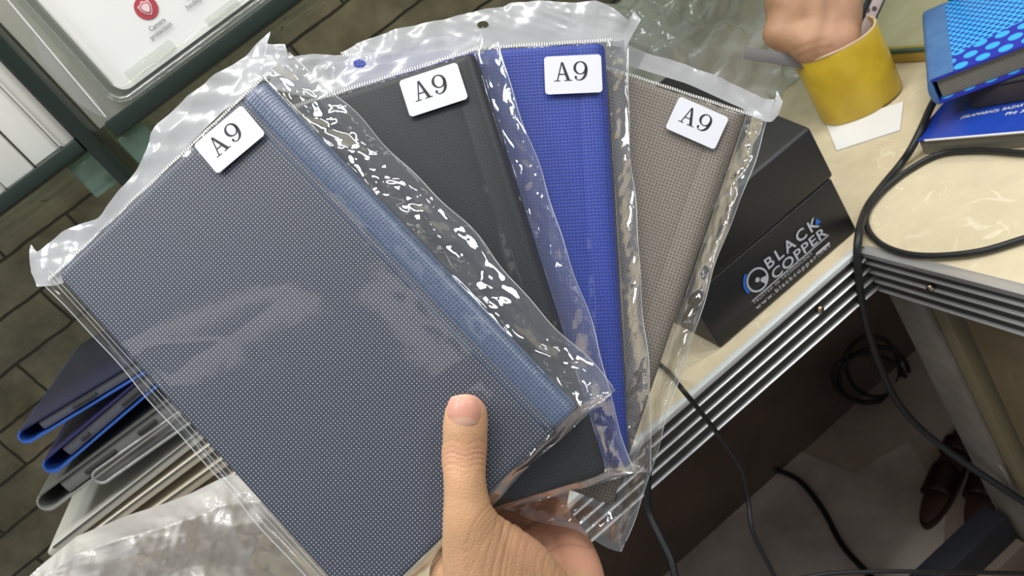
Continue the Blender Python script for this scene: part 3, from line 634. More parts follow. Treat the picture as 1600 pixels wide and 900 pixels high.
def seg_dist(p, a, b):
    ab = b - a; t = np.clip(((p - a) @ ab) / (ab @ ab), 0, 1); return np.linalg.norm(p - (a + t[:, None] * ab), axis=1)
def hand_post(Pw, no, me):
    q = project(Pw); p2 = q[:, :2]; dep = q[:, 2]
    front = dep < .375
    disp = np.zeros(len(Pw)); deep = np.zeros(len(Pw)); pink = np.zeros(len(Pw))
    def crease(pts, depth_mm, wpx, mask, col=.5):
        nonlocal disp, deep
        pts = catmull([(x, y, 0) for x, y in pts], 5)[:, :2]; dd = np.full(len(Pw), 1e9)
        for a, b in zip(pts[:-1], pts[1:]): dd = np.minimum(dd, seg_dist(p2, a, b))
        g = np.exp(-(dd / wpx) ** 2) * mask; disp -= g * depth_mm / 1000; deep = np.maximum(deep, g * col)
    # knuckle folds of the thumb
    for y0, amp, wv in ((692, .12, .12), (703, .22, .18), (711, .40, .30), (719, .30, .26), (728, .28, .22), (738, .12, .10)):
        crease([(688, y0 + 4), (705, y0 - 4), (727, y0 + 2), (748, y0 - 3), (768, y0 + 5)], amp, 1.9, front, wv)
    # skin gathered at the web and over the ball of the thumb
    for k in range(13):
        jt = (k * 37 % 11 - 5) / 5; x0 = 782 + k * 9.5 + 3 * jt; y0 = 800 + k * 4.2 + k * k * .30
        crease([(x0, y0), (x0 - 6 - k * .6, y0 + 30), (x0 - 20 + k * 1.0, y0 + 75), (x0 - 30 + k * 2, y0 + 130)], (.36 if k < 4 else .15) * (1 + .4 * jt), 2.0 + .6 * jt, front, .2 if k < 4 else .09)
    for k in range(5): crease([(768 + 3 * k, 786 + 7 * k), (745 + 2 * k, 812 + 10 * k), (728, 850 + 14 * k)], .22, 2.2, front, .10)
    # palm lines behind
    crease([(790, 840), (840, 815), (885, 812)], .5, 3, ~front, .45); crease([(840, 872), (880, 850), (925, 855)], .35, 2.5, ~front, .3); crease([(800, 800), (850, 792), (880, 790)], .4, 3, ~front, .35)
    pink += np.exp(-(((p2[:, 0] - 727) / 40) ** 2 + ((p2[:, 1] - 625) / 30) ** 2)) * .9 * front
    pink += .75 * (~front); pink += .35 * np.exp(-(((p2[:, 1] - 712) / 22) ** 2)) * front * (p2[:, 1] < 780)
    pink += .3 * np.exp(-(((p2[:, 0] - 830) / 60) ** 2 + ((p2[:, 1] - 850) / 40) ** 2)) * front
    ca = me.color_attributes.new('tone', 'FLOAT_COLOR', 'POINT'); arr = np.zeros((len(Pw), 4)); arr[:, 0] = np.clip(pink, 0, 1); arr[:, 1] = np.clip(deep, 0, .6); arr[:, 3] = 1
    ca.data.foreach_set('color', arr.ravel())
    return Pw + no * disp[:, None]
def cd(px, py, i=0): return float((oncase(px, py, i) - CAM) @ EZ)
t1 = cd(727, 650) - .0015 - .0098
t4 = cd(850, 700, 3) + .0125 + .0105
chains = [
    [(728, 650, t1, 34.5), (727, 668, t1, 35.5), (726, 690, t1, 34.5), (725, 716, t1, 36), (726, 745, t1 - .002, 33.5), (728, 775, t1 - .002, 35), (732, 805, t1 - .001, 41), (742, 840, t1 + .004, 53), (755, 875, t1 + .010, 66), (775, 920, t1 + .018, 80), (800, 980, t1 + .025, 95)],
    [(728, 680, t1 + .0005, 34), (727, 712, t1 + .0005, 34.5)],
    [(752, 835, t1 + .004, 40), (785, 868, t1 + .012, 50), (815, 905, t1 + .022, 62), (835, 960, t1 + .03, 80)],
    [(790, 850, .355, 34), (800, 860, .375, 32), (815, 850, .40, 30)],                     # web
    [(775, 800, t4 + .004, 30), (790, 850, t4, 38), (800, 910, t4 - .015, 52), (800, 990, t4 - .03, 85)],    # index side of the palm
    [(815, 795, t4 + .004, 30), (845, 850, t4 - .002, 42), (860, 910, t4 - .016, 58), (850, 990, t4 - .03, 90)],
    [(850, 790, t4 + .002, 27), (878, 840, t4 - .004, 36), (895, 890, t4 - .016, 46), (895, 960, t4 - .03, 60), (880, 1040, t4 - .04, 80)],
    [(730, 900, t1 + .02, 60), (740, 950, t1 + .025, 78), (790, 1040, t1 + .03, 105)],
    [(810, 1000, .375, 125), (820, 1100, .37, 105), (830, 1250, .36, 100), (840, 1500, .35, 112), (850, 1800, .33, 125)],   # wrist and forearm
    # four fingers behind the covers
    [(770, 815, t4 + .002, 25), (748, 740, t4, 23.5), (742, 672, t4, 21.5), (752, 610, t4 - .0005, 19)],
    [(805, 810, t4 + .003, 26), (795, 720, t4, 24), (792, 645, t4, 22), (798, 580, t4 - .0005, 19.5)],
    [(840, 800, t4 + .003, 25), (838, 718, t4, 23), (836, 650, t4, 21), (840, 592, t4 - .0005, 18.5)],
    [(862, 800, t4 + .002, 22), (874, 735, t4, 20), (876, 685, t4, 18.5), (874, 640, t4 - .0005, 16.5)],
]
hand = body('person', chains, mt_skin, .00085, 9, hand_post, "person's left hand from below, thumb pressing the fan of tablet covers, palm behind", 'person')
# thumb nail
mt_nail = M_('nail', (.62, .30, .26), .38, spec=.45, coat=.08); nt, b, L = nodes(mt_nail)
tc = nt.nodes.new('ShaderNodeAttribute'); tc.attribute_name = 'nail'; sp = nt.nodes.new('ShaderNodeSeparateColor'); L(tc.outputs['Color'], sp.inputs[0])
L(mixc(nt, sp.outputs[0], (.56, .275, .20), (.60, .40, .29)), b.inputs['Base Color'])
nu, nv = 25, 25; V = []; colr = []
for a in range(nu):
    for b_ in range(nv):
        u = -1 + 2 * a / (nu - 1); v = -1 + 2 * b_ / (nv - 1)
        # superellipse disc
        uu = u * math.sqrt(max(0, 1 - .42 * v * v)); vv = v * math.sqrt(max(0, 1 - .30 * u * u))
        px = 724.5 + uu * 26; py = 641 + vv * 24.5
        r = 34.8; dx = (px - 727.5) / r; cz = math.sqrt(max(.02, 1 - dx * dx))
        rt = 1.0
        if py < 650: e = (650 - py) / 36.0; cz = math.sqrt(max(.02, 1 - dx * dx * .95 - e * e * .55))
        dep = t1 - 34.8 * t1 / F * cz * .985 - .0002 - .0006 * (1 - u ** 4) * (1 - v ** 4)
        V.append(D(px, py, dep)); lun = 1 if vv > .58 + .5 * uu * uu - .15 else 0
        lun *= .55; lun = max(lun, 0.7 if vv < -.86 + .15 * uu * uu else 0); colr.append(lun)
nail = mesh('thumbnail', V, grid_faces(nu, nv), mt_nail, hand, True); nail['label'] = 'pink thumbnail with pale half moon'
ca = nail.data.color_attributes.new('nail', 'FLOAT_COLOR', 'POINT')
ca.data.foreach_set('color', np.array([[c, c, c, 1] for c in colr]).ravel())

# ------------------------------------------------------------------ receipt printer
YF = .489; px1 = onY(1341, 355, YF)[0]; px0 = onY(1116, 536, YF)[0]
pr = empty('receipt_printer', ((px0 + px1) / 2, YF + .09, ZC), 'black boxy receipt printer with silver logo standing on the cream counter', 'printer')
zlid = onY(1315, 265, YF)[2]; dp = .155; hf = onY(1275, 190, YF)[2]; hb = hf + dp * .36
prism('body', [(px0 + .002, YF, ZC + .001), (px0 + .002, YF, zlid + .0002), (px0 + .002, YF + dp, zlid + .0002), (px0 + .002, YF + dp, ZC + .001)], (px1 - px0 - .004, 0, 0), mt_black, pr, .0016, seg=3)
prism('lid', [(px0 - .001, YF - .0006, zlid + .0003), (px0 - .001, YF - .0005, hf), (px0 - .001, YF + dp, hb), (px0 - .001, YF + dp + .002, zlid + .0006)], (px1 - px0 + .002, 0, 0), mt_black, pr, .0030, seg=4)
sl = np.array([0, 1, .36]); sl /= np.linalg.norm(sl); nn = np.array([0, -.36, 1]) / math.hypot(.36, 1)
def lidp(x, s, h=0): return np.array([x, YF, hf]) + sl * s + nn * h
o = hexa('paper_door', [lidp(px0 + .03, .03, -.002), lidp(px1 - .03, .03, -.002), lidp(px1 - .03, .14, -.002), lidp(px0 + .03, .14, -.002)], [lidp(px0 + .03, .03, .0012), lidp(px1 - .03, .03, .0012), lidp(px1 - .03, .14, .0012), lidp(px0 + .03, .14, .0012)], mt_black2, pr, .0008)
hexa('paper_slot', [lidp(px0 + .04, .018, -.002), lidp(px1 - .04, .018, -.002), lidp(px1 - .04, .026, -.002), lidp(px0 + .04, .026, -.002)], [lidp(px0 + .04, .018, .0018), lidp(px1 - .04, .018, .0018), lidp(px1 - .04, .026, .0018), lidp(px0 + .04, .026, .0018)], mt_black2, pr, .0006)
YL = YF - .0006
def fp(x, y, dy=0): return onY(x, y, YL + dy)
up = (0, 0, 1)
def lt(nm, s, a, b_, hpx, m=mt_silver, bold=.02, sp_=1.0):
    A, B = fp(*a), fp(*b_); B[2] = A[2] = (A[2] + B[2]) / 2
    return text(nm, s, A, B, up, hpx * .62 / F, m, pr, bold=bold, spacing=sp_)
lt('logo_text', 'BLACK', (1200, 420), (1281, 353), 19, bold=.015, sp_=1.35)
lt('logo_text', 'COPPER', (1209, 436), (1293, 367), 17, bold=.012, sp_=1.08)
lt('small_text', 'TRUSTED IN TECHNOLOGY', (1177, 474), (1270, 398), 5, bold=.0, sp_=1.25)
lt('small_text', 'www.blackcopper.net', (1181, 482), (1298, 386), 7, bold=.01, sp_=1.3)
A, B = fp(1173, 469), fp(1295, 369); zz = (A[2] + B[2]) / 2
box('logo_line', (A[0], YF - .0014, zz - .0002), (B[0], YF - .001, zz + .0003), mt_silver, pr, 0)
A = fp(1275, 398); B = fp(1296, 381); box('logo_line', (A[0], YF - .0014, A[2] - .0004), (B[0], YF - .001, A[2] + .0014), mt_silver, pr, 0)
cc = fp(1183, 437); rr_ = 19.5 * .62 / F
def ring(nm, r0, r1, a0, a1, m, dy=0, c=cc):
    K = 40; V = []
    for k in range(K + 1):
        a = math.radians(a0 + (a1 - a0) * k / K)
        for r in (r0, r1): V.append((c[0] + r * math.cos(a), c[1] - .0005 + dy, c[2] + r * math.sin(a)))
    return mesh(nm, V, grid_faces(K + 1, 2), m, pr)
ring('logo_ring', rr_ * .84, rr_, 0, 360, mt_silver); ring('logo_arc', rr_ * 1.08, rr_ * 1.3, 118, 200, mt_blueprint)
ring('logo_dot', 0, rr_ * .2, 0, 360, mt_silver); ring('logo_dot', rr_ * .3, rr_ * .85, -62, -15, mt_silver, -.0001)
A = fp(1276, 351); mesh('logo_triangle', [A + np.array([-.002, -.0008, 0]), A + np.array([.0042, -.0008, 0]), A + np.array([.0015, -.0008, .0055])], [(0, 1, 2)], mt_blueprint, pr)
for x in (px0 + .015, px1 - .015):
    for y in (YF + .015, YF + dp - .015): tube('rubber_foot', [(x, y, ZC + .0002), (x, y, ZC + .002)], .006, mt_cable, pr, 12, 0)

# ------------------------------------------------------------------ things on the counter, right
# paper
P = [onZ(*p, ZC + .0004) for p in ((1292, 196), (1412, 160), (1407, 204), (1308, 236))]
put(prism('paper_sheet', P, (0, 0, .0011), M_('white_paper', (.74, .73, .72) , .6), None, 0), 'blank white sheet of paper lying beside the yellow taped cup', 'paper')
# yellow taped cup
cc = onZ(1352, 172, ZC); rc_ = .0475; hc = .075
ca1, ca2 = onZ(1290, 200, ZC), onZ(1415, 135, ZC); cux = ca2 - ca1; rc_ = np.linalg.norm(cux) / 2; cux /= np.linalg.norm(cux); cuy = np.cross([0, 0, 1], cux); cc = (ca1 + ca2) / 2 + cuy * rc_ * .2
TC = float((cc + np.array([0, 0, .075]) - CAM) @ EZ)
cup = empty('taped_cup', Matrix(((cux[0], cuy[0], 0, cc[0]), (cux[1], cuy[1], 0, cc[1]), (0, 0, 1, cc[2] + .0014), (0, 0, 0, 1))) @ Matrix.Diagonal((1, .8, 1, 1)), 'round pot wrapped in worn yellow tape holding tools', 'cup')
K = 56; V = []; prof = [(0, .0006), (rc_ * .97, .0006), (rc_, .003), (rc_ * 1.0, hc * .5), (rc_ * 1.01, hc - .001), (rc_ * 1.0, hc), (rc_ * .955, hc), (rc_ * .95, .004), (0, .004)]
for k in range(K):
    a = 2 * math.pi * k / K
    for r, z in prof:
        wv = 1 + .012 * math.sin(3 * a + z * 60) + .008 * math.sin(7 * a)
        V.append((r * wv * math.cos(a), r * wv * math.sin(a), z + (.0015 * math.sin(a * 2) if z > hc * .6 else 0)))
mp = len(prof); Fc = [(i * mp + j, ((i + 1) % K) * mp + j, ((i + 1) % K) * mp + j + 1, i * mp + j + 1) for i in range(K) for j in range(mp - 1)]
mt_tape = M_('yellow_tape', (.50, .33, .022), .3, spec=.5, var=(.62, .43, .035), vscale=28, bump=.8, bscale=45, detail=6)
nt, b, L = nodes(mt_tape)
fix(mesh('wall', V, Fc, mt_tape, cup, local=True))
V, Fc = tube_geo(np.array([(rc_ * .98 * math.cos(a), rc_ * .98 * math.sin(a), hc + .0015 * math.sin(2 * a)) for a in np.linspace(0, 2 * math.pi, 57)]), .0014, 8)
mesh('rim', V, Fc, M_('card_rim', (.55, .40, .26), .6), cup, True, local=True)
# ruler and pen in the cup
def strap(nm, A, B, wvec, tvec, mat, parent=None, bevel=.0003):
    A, B, w2, t2 = map(np.array, (A, B, wvec, tvec)); return hexa(nm, [A - w2, B - w2, B + w2, A + w2], [A - w2 + t2, B - w2 + t2, B + w2 + t2, A + w2 + t2], mat, parent, bevel)
A, B = D(1163, 82, TC + .0), D(1300, 104, TC - .002); dirn = (B - A) / np.linalg.norm(B - A); wv = np.cross(dirn, EZ); wv /= np.linalg.norm(wv)
put(strap('steel_ruler', A, B, wv * .0062, EZ * .0008, M_('dull_steel', (.13, .125, .12), .5, .3)), 'dull grey steel strip sticking out sideways from the yellow cup', 'ruler')
A, B = D(1333, 85, TC - .004), D(1395, -50, TC - .01); dirn = (B - A) / np.linalg.norm(B - A); wv = np.cross(dirn, EZ); wv /= np.linalg.norm(wv)
pen = empty('patterned_strip', A, 'pink grey spotted flat tool with black edges standing in the yellow cup', 'tool')
mp_ = M_('spotted_print', (.42, .34, .32), .5); nt, b, L = nodes(mp_)
vo = nt.nodes.new('ShaderNodeTexVoronoi'); vo.inputs['Scale'].default_value = 95; tcn = nt.nodes.new('ShaderNodeTexCoord'); L(tcn.outputs['Object'], vo.inputs['Vector'])
gt = mathn(nt, 'LESS_THAN', vo.outputs['Distance'], .28); L(mixc(nt, gt, (.46, .37, .35), (.08, .05, .06)), b.inputs['Base Color'])
strap('face', A, B, wv * .0048, EZ * .002, mp_, pen)
strap('edge', A + wv * .0075, B + wv * .0085, wv * .0026, EZ * .003, mt_black2, pen); strap('edge', A - wv * .0058, B - wv * .0058, wv * .0009, EZ * .003, mt_black2, pen)
put(tube('red_pen', [D(1338, 75, TC), D(1345, 38, TC)], .0042, M_('red_plastic', (.42, .05, .03), .35), None, 14, 0), 'small red pen end beside the spotted tool in the yellow cup', 'pen')
# elbow of somebody else
mt_skin2 = skin_mat('skin_far', (.48, .27, .155), (.26, .125, .07), (.52, .28, .20))
def elbow_post(Pw, no, me):
    q = project(Pw); n = len(Pw); disp = np.zeros(n); deep = np.zeros(n)
    for pts, am, wd in (([(1296, -40), (1290, 30), (1275, 85)], 1.0, 9), ([(1240, 78), (1265, 68), (1290, 62)], .35, 4), ([(1245, 88), (1270, 78), (1300, 72)], .3, 4)):
        dd = np.full(n, 1e9)
        for a, b_ in zip(pts[:-1], pts[1:]): dd = np.minimum(dd, seg_dist(q[:, :2], np.array(a, float), np.array(b_, float)))
        g = np.exp(-(dd / wd) ** 2); disp -= g * am / 1000; deep = np.maximum(deep, g * .35)
    ca = me.color_attributes.new('tone', 'FLOAT_COLOR', 'POINT'); arr = np.zeros((n, 4)); arr[:, 0] = .35 * np.exp(-((q[:, 0] - 1315) / 25) ** 2); arr[:, 1] = deep; arr[:, 3] = 1; ca.data.foreach_set('color', arr.ravel())
    return Pw + no * disp[:, None]
te = TC + .004
body('person', [[(1225, -420, te, 62), (1245, -150, te, 54), (1245, -40, te, 46), (1237, 20, te, 44), (1219, 50, te, 27)],
     [(1310, -420, te, 66), (1300, -150, te, 56), (1298, -40, te, 46), (1300, 20, te, 45), (1303, 52, te, 40)],
     [(1217, 52, te, 26), (1250, 58, te - .004, 34), (1275, 68, te - .008, 38), (1306, 70, te - .008, 38)], [(1270, -60, te, 50), (1272, 20, te, 48), (1280, 48, te - .003, 42)]],
     mt_skin2, .0016, 45, elbow_post, "person's bare bent arm reaching down into the yellow taped cup", 'person')

# receipt books
def book_frame(z, A, B, D2):
    a, b_, d2 = onZ(*A, z), onZ(*B, z), onZ(*D2, z); u = b_ - a; u /= np.linalg.norm(u); v = np.cross([0, 0, 1], u); 
    if v @ (d2 - a) < 0: v = -v
    return a, u, v
a, u, v = book_frame(ZC + .0175, (1423, 221), (1600, 206), (1450, 185))
bk = empty('receipt_book', a - np.array([0, 0, .0175]), 'dark blue receipt book with white address lines, lowest of the books on the counter', 'book')
def slab(nm, a, u, v, z0, z1, u0, u1, v0, v1, mat, parent, bevel=.0006):
    q = [a + u * i_ + v * j_ for i_, j_ in ((u0, v0), (u1, v0), (u1, v1), (u0, v1))]
    return hexa(nm, [np.array([p[0], p[1], z0]) for p in q], [np.array([p[0], p[1], z1]) for p in q], mat, parent, bevel)
mt_page = M_('page_edges', (.27, .25, .20), .8); nt, b, L = nodes(mt_page)
wvn = nt.nodes.new('ShaderNodeTexWave'); wvn.bands_direction = 'Z'; wvn.inputs['Scale'].default_value = 160; wvn.inputs['Distortion'].default_value = 2; tcn = nt.nodes.new('ShaderNodeTexCoord'); L(tcn.outputs['Object'], wvn.inputs[0])
L(mixc(nt, wvn.outputs[1], (.15, .135, .105), (.30, .28, .22)), b.inputs['Base Color'])
mt_bluecover = M_('scuffed_blue_cover', (.012, .035, .27), .3, var=(.014, .055, .36), vscale=14)
slab('pages', a, u, v, ZC + .0006, ZC + .0165, .004, .24, .004, .13, mt_page, bk)
slab('cover', a, u, v, ZC + .0166, ZC + .0175, 0, .24, 0, .135, mt_bluecover, bk, .0003)
slab('worn_edge', a, u, v, ZC + .01655, ZC + .01765, .012, .24, -.0004, .0009, mt_white, bk, 0)
def tx(s, A, B, h, z):
    A, B = onZ(*A, z), onZ(*B, z); return text('printed_text', s, A, B, v, h, M_('white_print', (.6, .62, .7), .5), bk, out=(0, 0, 1), bold=.02)
tx('(ISLAMABAD), BAZAR ROAD', (1501, 186), (1632, 160), .0042, ZC + .0176); tx('PH: 38', (1570, 181), (1606, 175), .0042, ZC + .0176)
a2 = onZ(1519, 172, ZC + .0178); u2 = onZ(1600, 158, ZC + .0178) - a2; u2 /= np.linalg.norm(u2); v2 = np.cross([0, 0, 1], u2)
gb = empty('grey_box', a2, 'dark grey brown flat box between the two blue books', 'box')
slab('body', a2, u2, v2, ZC + .0178, ZC + .036, 0, .16, 0, .10, M_('dark_taupe_card', (.055, .045, .042), .6), gb, .0015)
slab('lid', a2, u2, v2, ZC + .0362, ZC + .0385, -.001, .161, -.001, .101, M_('dark_taupe_lid', (.045, .04, .04), .5), gb, .0008)
# patterned diary
zb, zt = ZC + .0390, ZC + .062
a3, u3, v3 = book_frame(zt, (1452, 127), (1600, 70), (1500, 10))
dy = empty('patterned_diary', a3 - np.array([0, 0, zt - zb]), 'thick blue hardcover diary with light blue dot pattern, topmost of the books', 'book')
mt_pat = M_('halftone_print', (.02, .03, .3), .3, spec=.5); nt, b, L = nodes(mt_pat)
tcn = nt.nodes.new('ShaderNodeTexCoord'); mpn = nt.nodes.new('ShaderNodeMapping'); L(tcn.outputs['Object'], mpn.inputs[0]); mpn.inputs['Rotation'].default_value = (0, 0, -math.atan2(u3[1], u3[0]))
sp = nt.nodes.new('ShaderNodeSeparateXYZ'); L(mpn.outputs[0], sp.inputs[0])
def dots(p, rad0, radgrad, inv):
    row = mathn(nt, 'FLOOR', mathn(nt, 'DIVIDE', sp.outputs[1], p * .866)); sh = mathn(nt, 'MULTIPLY', mathn(nt, 'MODULO', mathn(nt, 'ABSOLUTE', row), 2), .5)
    fx = mathn(nt, 'SUBTRACT', mathn(nt, 'FRACT', mathn(nt, 'ADD', mathn(nt, 'DIVIDE', sp.outputs[0], p), sh)), .5)
    fy = mathn(nt, 'MULTIPLY', mathn(nt, 'SUBTRACT', mathn(nt, 'FRACT', mathn(nt, 'DIVIDE', sp.outputs[1], p * .866)), .5), .866)
    rr = mathn(nt, 'SQRT', mathn(nt, 'ADD', mathn(nt, 'MULTIPLY', fx, fx), mathn(nt, 'MULTIPLY', fy, fy)))
    return rr
small = dots(.0062, 0, 0, 0); big = dots(.0155, 0, 0, 0)
hexm = mathn(nt, 'GREATER_THAN', small, .34); bigm = mathn(nt, 'LESS_THAN', big, .33)
along = mathn(nt, 'ADD', sp.outputs[1], mathn(nt, 'MULTIPLY', sp.outputs[0], -.25)); zone = mathn(nt, 'GREATER_THAN', along, .026)
cA = mixc(nt, hexm, (.015, .04, .30), (.05, .42, .90)); cB = mixc(nt, bigm, (.02, .03, .34), (.04, .38, .85)); L(mixc(nt, zone, cB, cA), b.inputs['Base Color'])
slab('pages', a3, u3, v3, zb + .0026, zt - .0026, .004, .21, .004, .145, mt_page, dy)
slab('front_cover', a3, u3, v3, zt - .0025, zt, 0, .215, 0, .15, mt_pat, dy, .0008)
slab('back_cover', a3, u3, v3, zb, zb + .0025, 0, .215, 0, .15, mt_pat, dy, .0008)
mt_sp = M_('steel_blue_cloth', (.05, .13, .30), .45, var=(.07, .17, .36), vscale=60)
q = [a3 + v3 * 0, a3 + v3 * .15]
Pc = []
for k in range(9):
    an = math.radians(90 + 180 * k / 8); Pc.append(np.array([*(a3 + u3 * (.0012 + .005 * math.cos(an)))[:2], (zb + zt) / 2 + (zt - zb) / 2 * 1.03 * math.sin(an)]))
prism('spine', Pc, v3 * .15, mt_sp, dy, .0003)
slab('spine_band', a3, u3, v3, zt + .0001, zt + .0007, .001, .018, .0005, .1495, mt_sp, dy, .0003)

# glass partition with a yellow base strip
XG = onZ(1400, 96, ZC)[0]
gp = empty('glass_partition', (XG, .85, ZC), 'upright glass pane with green edge and yellow base strip behind the taped cup', 'glass panel')
yg = onX(1492, 30, XG)[1]
box('pane', (XG, yg, ZC + .012), (XG + .006, YW - .004, ZC + .5), mt_clearglass, gp, .0003)
box('front_edge', (XG - .0005, yg - .004, ZC + .001), (XG + .0065, yg - .0003, ZC + .5), M_('green_glass_edge', (.03, .13, .08), .2), gp, .0005)
box('base_strip', (XG - .004, yg, ZC + .0005), (XG + .010, YW - .004, ZC + .012), M_('yellow_strip', (.42, .28, .05), .5), gp, .0008)
box('rubber_seal', (XG - .0045, yg, ZC + .0122), (XG - .0003, YW - .004, ZC + .0155), M_('green_seal', (.06, .10, .07), .5), gp, .0003)

# grey bag crumpled behind the printer
heap('plastic_bag', .43, .90, ZC + .0005, .22, .11, .175, mt_greybag, 11, .022, .058, 260, 140, 'large crumpled grey translucent bag heaped on the counter behind the printer', 'plastic bag')

# ------------------------------------------------------------------ cables
def zc(px, py, h=.004): return onZ(px, py, ZC + h)
cables = [
 ([zc(1476, 128, .0215), zc(1455, 166, .0215), zc(1441, 198, .0212), zc(1424, 232, .013), zc(1406, 258), zc(1378, 292), zc(1353, 328), D(1341, 372, .594), D(1341, 430, .60), D(1352, 500, .62), D(1374, 570, .65), D(1405, 632, .68), D(1450, 680, .69), D(1510, 725, .68), D(1600, 784, .66), D(1720, 860, .64)], .0032, 'thick black cable from the books down over the counter corner'),
 ([zc(2100, 262), zc(1900, 252), zc(1700, 244), zc(1600, 239), zc(1530, 235), zc(1470, 240), zc(1425, 262), zc(1385, 292), zc(1358, 325), zc(1354, 352), zc(1372, 378), zc(1410, 395), zc(1460, 400), zc(1530, 393), zc(1600, 373), zc(1680, 348), zc(1850, 300), zc(2050, 290)], .0024, 'black cable looped across the side counter top at the right'),
 ([zc(1000, 548), zc(1035, 573), zc(1052, 590), D(1064, 606, .545), D(1092, 640, .55), D(1130, 690, .57), D(1158, 735, .60), D(1168, 775, .61), D(1176, 830, .60), D(1200, 880, .60), D(1240, 960, .60)], .0019, 'thin dark cable hanging over the ribbed counter edge beside the covers'),
 ([D(1015, 700, .56), D(1012, 760, .56), D(1014, 800, .56), D(1032, 840, .55), D(1050, 880, .54), D(1062, 940, .53)], .0027, 'black cable hanging straight down below the crumpled bag corners'),
]
for P, r, lab in cables: put(tube('cable', P, r, mt_cable, None, 12, 8), lab, 'cable')
def fl(px, py, h=.006): return onZ(px, py, h)
put(tube('cable', [fl(1185, 728, .03), fl(1215, 735, .012), fl(1250, 752), fl(1285, 795), fl(1315, 850), fl(1350, 890), fl(1400, 940)], .0052, mt_cable, None, 10, 8), 'black cable on the floor leading away from the round plug', 'cable')
put(tube('cable', [D(1240, 905, .55), D(1300, 896, .55), D(1380, 893, .55), D(1480, 894, .55), D(1600, 896, .56), D(1680, 900, .56)], .0016, mt_cable, None, 10, 8), 'thin black cable crossing level along the bottom right', 'cable')
ad = empty('plug_adapter', onZ(1165, 730, 0), 'round black plug adapter lying on the floor under the counter', 'plug')
cA_ = onZ(1165, 732, 0); 
def disc(nm, c, r, h0, h1, m, parent, k=28): return prism(nm, [(c[0] + r * math.cos(a), c[1] + r * math.sin(a), h0) for a in np.linspace(0, 2 * math.pi, k + 1)[:-1]], (0, 0, h1 - h0), m, parent, .003)
disc('body', cA_, .036, .001, .035, mt_black2, ad); disc('cap', cA_, .024, .0352, .045, mt_cable, ad)
# coil of cable hanging on the rear support
cp = [];
for k in range(46):
    a = k * 2 * math.pi / 15; g = 46 + 7 * math.sin(k * .7)
    cp.append(onY(1362 + (g + 4 * (k // 15)) * 1.0 * math.cos(a), 574 + g * .92 * math.sin(a) + 9 * (k // 15), 1.08 - .006 * (k % 5)))
put(tube('cable', cp, .0042, mt_cable, None, 8, 4), 'coil of black cable hanging in the dark under the counter corner', 'cable')

# sandals
mt_leather = M_('dark_brown_leather', (.030, .014, .010), .3, spec=.5, bump=.2, bscale=200)
def sandal(c, ang, lab):
    e = empty('sandal', Matrix.Translation(Vector(c)) @ Matrix.Rotation(ang, 4, 'Z'), lab, 'sandal', 'pair of dark sandals on the floor')
    out = [(.024 * math.sin(t) * (1 - .22 * math.cos(t)) * (1.0 if math.sin(t) > 0 else .9), .13 * math.cos(t)) for t in np.linspace(0, 2 * math.pi, 37)[:-1]]
    prism('sole', [(x, y, .001) for x, y in out], (0, 0, .012), mt_leather, e, .002, local=True)
    prism('footbed', [(x * .9, y * .95, .0131) for x, y in out], (0, 0, .003), M_('worn_insole', (.08, .045, .032), .5), e, .0008, local=True)
    for y0, wd in ((-.045, .045), (.03, .02)):
        n, m = 16, 8; V = []
        for i_ in range(n):
            a = math.pi * i_ / (n - 1)
            for j in range(m): yy = y0 + wd * (j / (m - 1) - .5) * (1 + .3 * math.sin(a)); V.append((.025 * math.cos(a), yy, .008 + (.030 + .25 * (-(yy)) * .1) * math.sin(a)))
        o = mesh('strap', V, grid_faces(n, m), mt_leather, e, True, local=True); sd = o.modifiers.new('t', 'SOLIDIFY'); sd.thickness = .002
sd_ = np.array([math.cos(math.radians(22)), math.sin(math.radians(22)), 0])
sandal(onZ(1450, 822, 0) + sd_ * .12, math.radians(-68), 'left dark brown leather sandal of the pair on the floor under the side counter')
sandal(onZ(1450, 822, 0) + sd_ * .12 + np.array([.030, -.050, 0]), math.radians(-64), 'right dark brown leather sandal of the pair, nearer the metal leg')
# thin pale mottled layer over part of the floor
pp = [onZ(x, y, .001) for x, y in ((1000, 830), (1010, 720), (1120, 760), (1240, 700), (1330, 740), (1420, 690), (1480, 790), (1470, 900), (1300, 1000), (1050, 1000))]
put(prism('floor_pale_layer', pp, (0, 0, .0012), M_('pale_mottle', (.80, .73, .69), .5, var=(.5, .44, .41), vscale=7), None), 'pale mottled layer on the floor under the counter', 'mat')

